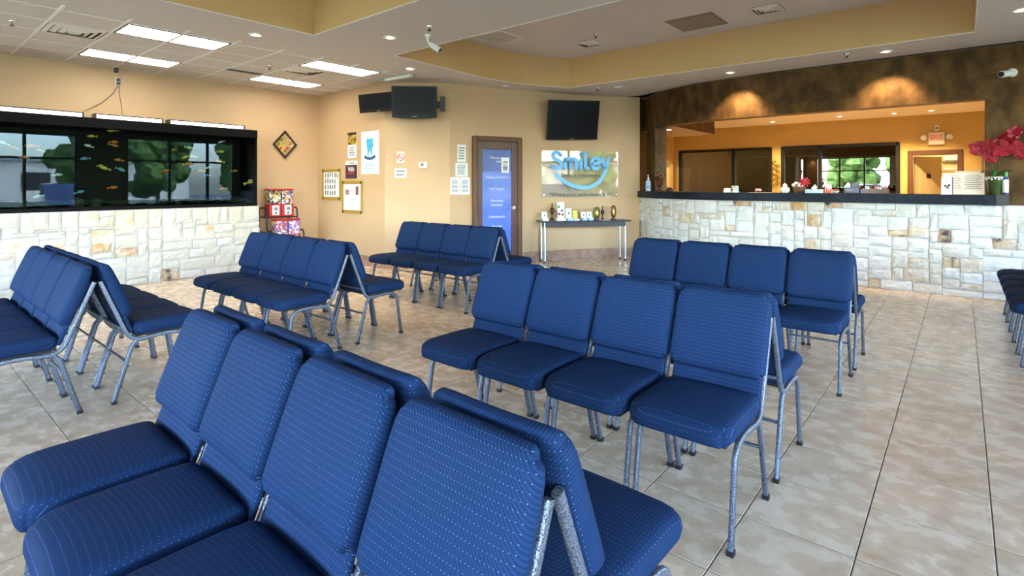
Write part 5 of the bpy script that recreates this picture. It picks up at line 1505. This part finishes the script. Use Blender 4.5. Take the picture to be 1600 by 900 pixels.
# sign holders
def plaque(px, w, h, d, lab, nl, extra=None):
    M, k = on_counter(px, d); t = thing('sign_holder', lab, 'sign holder', M, 'sign holders on the counter')
    r = Matrix.Rotation(math.radians(-9), 4, 'X')
    obj('sheet', B().box(-w / 2, w / 2, -.003, .003, .006, h), m_paper, t, r)
    obj('side_edge', B().box(w / 2, w / 2 + .012, -.006, .02, .004, h), pm('edge_violet_%d' % px, (.16, .07, .2), .4), t, r)
    obj('foot', B().box(-w / 2, w / 2, -.02, .06, 0, .006), m_white, t)
    b = B()
    for q in range(nl):
        z = h * (.9 - .72 * q / nl); e = w * (.38 if q % 3 else .3)
        b.box(-e, e, -.005, -.003, z - h * .012, z + h * .012)
    obj('print_line', b, m_mid, t, r)['kind'] = 'stuff'
    if extra:
        for x, z, c in extra: obj('flower_print', B().ball((x * w, -.004, z * h), .016, .003, .016, 8, 4), c, t, r)
plaque(1489, .19, .265, .24, 'white sign holder behind the flower leaflet on the counter', 6)
plaque(1520, .22, .27, .20, 'larger white sign holder with eight text lines by the orchid', 8)
plaque(1479, .105, .22, .10, 'narrow white leaflet with dark flower print on the counter', 3, [(.05, .42, m_greytext), (.22, .52, m_bronze), (-.12, .5, m_greytext), (.12, .36, m_mid)])
M, k = on_counter(1517, .33)
t = thing('paper_tray', 'stack of papers standing behind the larger sign holder', 'paper tray', M)
obj('tray', B().box(-.16, .16, -.05, .05, 0, .02).box(-.16, .16, .045, .05, .02, .27), m_white, t); obj('papers', B().box(-.15, .15, .0, .045, .02, .295), m_offwhite, t)
M, k = on_counter(1535, .27)
t = thing('bamboo_stick', 'thin pinkish stick standing beside the opening edge', 'stick', M)
obj('stick', B().tube([(0, 0, 0), (.002, 0, .46)], .012, 8), pm('stick_pink', (.42, .2, .14), .5), t)
obj('node', B().lathe([(.013, .28), (.017, .285), (.013, .29)], 8), m_wood, t)
# orchid
M, k = on_counter(1554.5, .022)
t = thing('potted_orchid', 'red orchid in a green pot with white lace rim', 'plant', M)
m_pot = pm('pot_green', (.035, .055, .012), .3, c2=(.05, .075, .018), scale=10, coat=.3)
ph = (303 - 275) * k
obj('pot', B().lathe([(.052, 0), (.058, .008), (.083, ph), (.076, ph), (.06, ph - .03)], 20), m_pot, t, smooth=True, angle=.7)
b = B()
for q in range(16):
    a = 2 * PI * q / 16
    b.ball((.0815 * math.cos(a), .0815 * math.sin(a), ph - .016 - .012 * (q % 2)), .012, .012, .014, 6, 4)
obj('lace_rim', b.lathe([(.084, ph - .008), (.087, ph - .003), (.084, ph + .002)], 20), m_white, t)['kind'] = 'stuff'
obj('soil', B().lathe([(.074, ph - .012), (.001, ph - .006)], 14), m_dark, t)
for q, (a, l) in enumerate(((-2.5, .13), (-.3, .15), (.3, .17), (2.6, .12), (1.3, .12), (-1.4, .12))):
    d_ = Vector((math.cos(a), math.sin(a) * .6, 0)); e = Vector((-d_.y, d_.x, 0)).normalized()
    P_ = [Vector((0, 0, ph - .01)) + d_ * l * s_ + Vector((0, 0, .09 * math.sin(s_ * 2.2))) for s_ in (0, .3, .6, .85, 1)]
    b = B(); ws = (.012, .022, .024, .016, .002)
    b.add([tuple(p_ + e * w_) for p_, w_ in zip(P_, ws)] + [tuple(p_ - Vector((0, 0, .006))) for p_ in P_] + [tuple(p_ - e * w_) for p_, w_ in zip(P_, ws)], [(i, i + 1, 6 + i, 5 + i) for i in range(4)] + [(5 + i, 6 + i, 11 + i, 10 + i) for i in range(4)])
    obj('leaf', b, m_green, t, smooth=True)
def opx(px, py, dy=0.0):                              # point of the plant seen at a pixel, in the pot's frame
    p, Z = hit([tuple(P_ - n * (.022 - dy)) for P_, n in zip(P_CNT, N_CNT)], px)
    return M.inverted() @ Vector((p.x, p.y, zat(py, Z)))
for pts in (((1555, 272), (1557, 250), (1562, 238), (1572, 225), (1590, 205)), ((1552, 272), (1549, 252), (1545, 240), (1535, 232), (1524, 231)), ((1558, 272), (1562, 250), (1569, 240), (1580, 236), (1597, 240))):
    obj('stem', B().tube([opx(*q, .0) for q in pts], .004, 6), m_green, t, smooth=True)
for q, (px, py, r) in enumerate(((1527, 232, 13), (1533, 233, 14), (1541, 234, 14), (1547, 240, 13), (1550, 246, 11), (1544, 228, 12), (1556, 229, 14), (1563, 224, 15), (1569, 232, 14), (1562, 236, 11), (1573, 216, 13), (1579, 212, 12), (1585, 207, 11), (1589, 204, 8), (1581, 227, 13), (1589, 231, 13), (1595, 236, 12), (1601, 240, 13), (1605, 236, 12), (1575, 224, 12))):
    c = opx(px, py, RND.uniform(-.01, .08))
    obj('flower', bloom(B(), c, r * k * .85, (RND.uniform(-.5, .5), -1, RND.uniform(-.2, .6)), 5, .9), m_petal, t)
M, k = on_counter(1571, -.01)
t = thing('spray_bottle', 'slim green-capped spray can beside the orchid pot', 'can', M)
obj('can', B().lathe([(.027, 0), (.029, .005), (.029, .20), (.02, .215)], 14), pm('can_violet', (.09, .05, .2), .3), t, smooth=True, angle=.7)
obj('label', B().lathe([(.0293, .03), (.0297, .031), (.0297, .18), (.0293, .181)], 14), m_white, t, smooth=True, angle=.7)
obj('cap', B().lathe([(.021, .213), (.024, .216), (.022, .27), (.008, .28)], 14), pm('cap_green', (.02, .22, .04), .4), t, smooth=True, angle=.7)
# cream cabinet in the dark room behind the first tinted window
t = thing('cream_cabinet', 'cream metal cabinet seen through the dark office window', 'cabinet', T(-7.3, 17.6, 0))
obj('body', B().box(-.55, .45, -.3, .3, 0, 1.95), m_creamdoor, t); obj('door', B().box(-.5, .0, -.315, -.3, .06, 1.9), m_creamdoor, t); obj('door', B().box(.01, .42, -.315, -.3, .06, 1.9), m_creamdoor, t)

# ================================================================ OUTSIDE (seen in the mirroring glass and lighting the room)
m_asph = pm('asphalt', (.07, .07, .073), .9, c2=(.09, .09, .09), scale=3, coord='World')
m_lawn = pm('lawn_grass', (.06, .10, .025), .95, c2=(.09, .13, .04), scale=2.5, coord='World')
struct('ground', B().box(-60, 70, -70, 60, -.4, -.16), m_asph, 'grey parking lot outside the windows')
lw = B().box(-60, 40, -34, -10.5, -.16, -.1).box(13, 36, -10.5, 40, -.16, -.1)
tag(obj('lawn', lw, m_lawn), 'strip of green grass beyond the parking lot', 'grass', kind='stuff')
m_fol = pm('tree_foliage', (.03, .075, .012), .9, c2=(.09, .17, .03), scale=2.2, bump=1.0, bscale=6)
m_bark = pm('tree_bark', (.10, .07, .045), .9)
def tree_mesh(seed):
    rng = random.Random(seed); b = B()
    for k in range(40):
        a, r = rng.uniform(0, 2 * PI), rng.uniform(.2, 1.9)
        z = rng.uniform(1.3, 5.8); rr = rng.uniform(.5, 1.05)
        q = B().ball((0, 0, 0), rr, seg=10, rings=7)
        q.v = [tuple(Vector(v) * (1 + .35 * mnoise.noise(Vector(v) * 2.6 + Vector((k, seed, 0)))) + Vector((r * math.cos(a), r * math.sin(a), z))) for v in q.v]
        b.add(q.v, q.f)
    return b
tms = [(tree_mesh(s).mesh('crown'), B().tube([(0, 0, -.2), (.05, 0, 1.5), (-.05, .08, 3.0)], .16, 8, rs=[1.2, 1, .7]).mesh('trunk')) for s in (1, 2)]
for x, y, s, v in ((27, 9, .8, 0), (29, 14, .85, 1), (26, 19, .8, 0), (28, 3, .75, 1), (-3, -25, .95, 1), (-8, -27, 1.0, 0), (-14, -24, .9, 1), (4, -26, .95, 0), (-20, -26, .9, 0), (-27, -25, .95, 1)):
    t = thing('shade_tree', 'leafy green tree outside, mirrored in the tank and office glass', 'tree', T(x, y, -.12, x * 1.7) @ Matrix.Scale(s, 4), 'trees outside the windows')
    obj('crown', tms[v][0], m_fol, t); obj('trunk', tms[v][1], m_bark, t)
def car(M, lab, col):
    t = thing('parked_car', lab, 'car', M)
    m = pm('car_paint_%s' % lab[:5].strip(), col, .25, .3, coat=1.0)
    side = [(-2.2, .35), (-2.2, .85), (-1.9, .98), (-.95, 1.05), (-.45, 1.55), (.9, 1.58), (1.5, 1.05), (2.1, .98), (2.25, .7), (2.2, .35)]
    n = len(side)
    obj('body', B().add([(x, -.85, z) for x, z in side] + [(x, .85, z) for x, z in side], [tuple(range(n)), tuple(range(n, 2 * n))[::-1]] + [(i, n + i, n + (i + 1) % n, (i + 1) % n) for i in range(n)]), m, t)
    for s in (-1, 1): obj('side_window', B().add([(x, s * .86, z) for x, z in ((-.8, 1.08), (-.42, 1.48), (.82, 1.5), (1.2, 1.08))], [(0, 1, 2, 3)]), m_black, t)
    for x in (-1.35, 1.4):
        for s in (-1, 1): obj('wheel', B().tube([(x, s * .70, .33), (x, s * .88, .33)], .33, 18), m_black, t)
car(T(8.2, 4.9, -.16, .1), 'blue car parked outside the counter side windows', (.02, .07, .25))
car(T(8.6, -.6, -.16, -.1), 'navy car parked outside near the entrance corner', (.012, .035, .13))
car(T(-4.5, -8.0, -.16, .3), 'white car parked outside the entrance windows', (.6, .6, .62))
t = thing('far_building', 'pale low building beyond the trees outside', 'building', T(46, 8, -.16))
obj('wall', B().box(0, 8, -14, 14, 0, 3.6), m_offwhite, t); obj('roof', B().box(-.3, 8.3, -14.3, 14.3, 3.6, 4.0), m_mid, t)
for k_ in range(6): obj('window', B().box(-.02, 0, -12 + 4.2 * k_, -10 + 4.2 * k_, 1.0, 2.6), m_black, t)
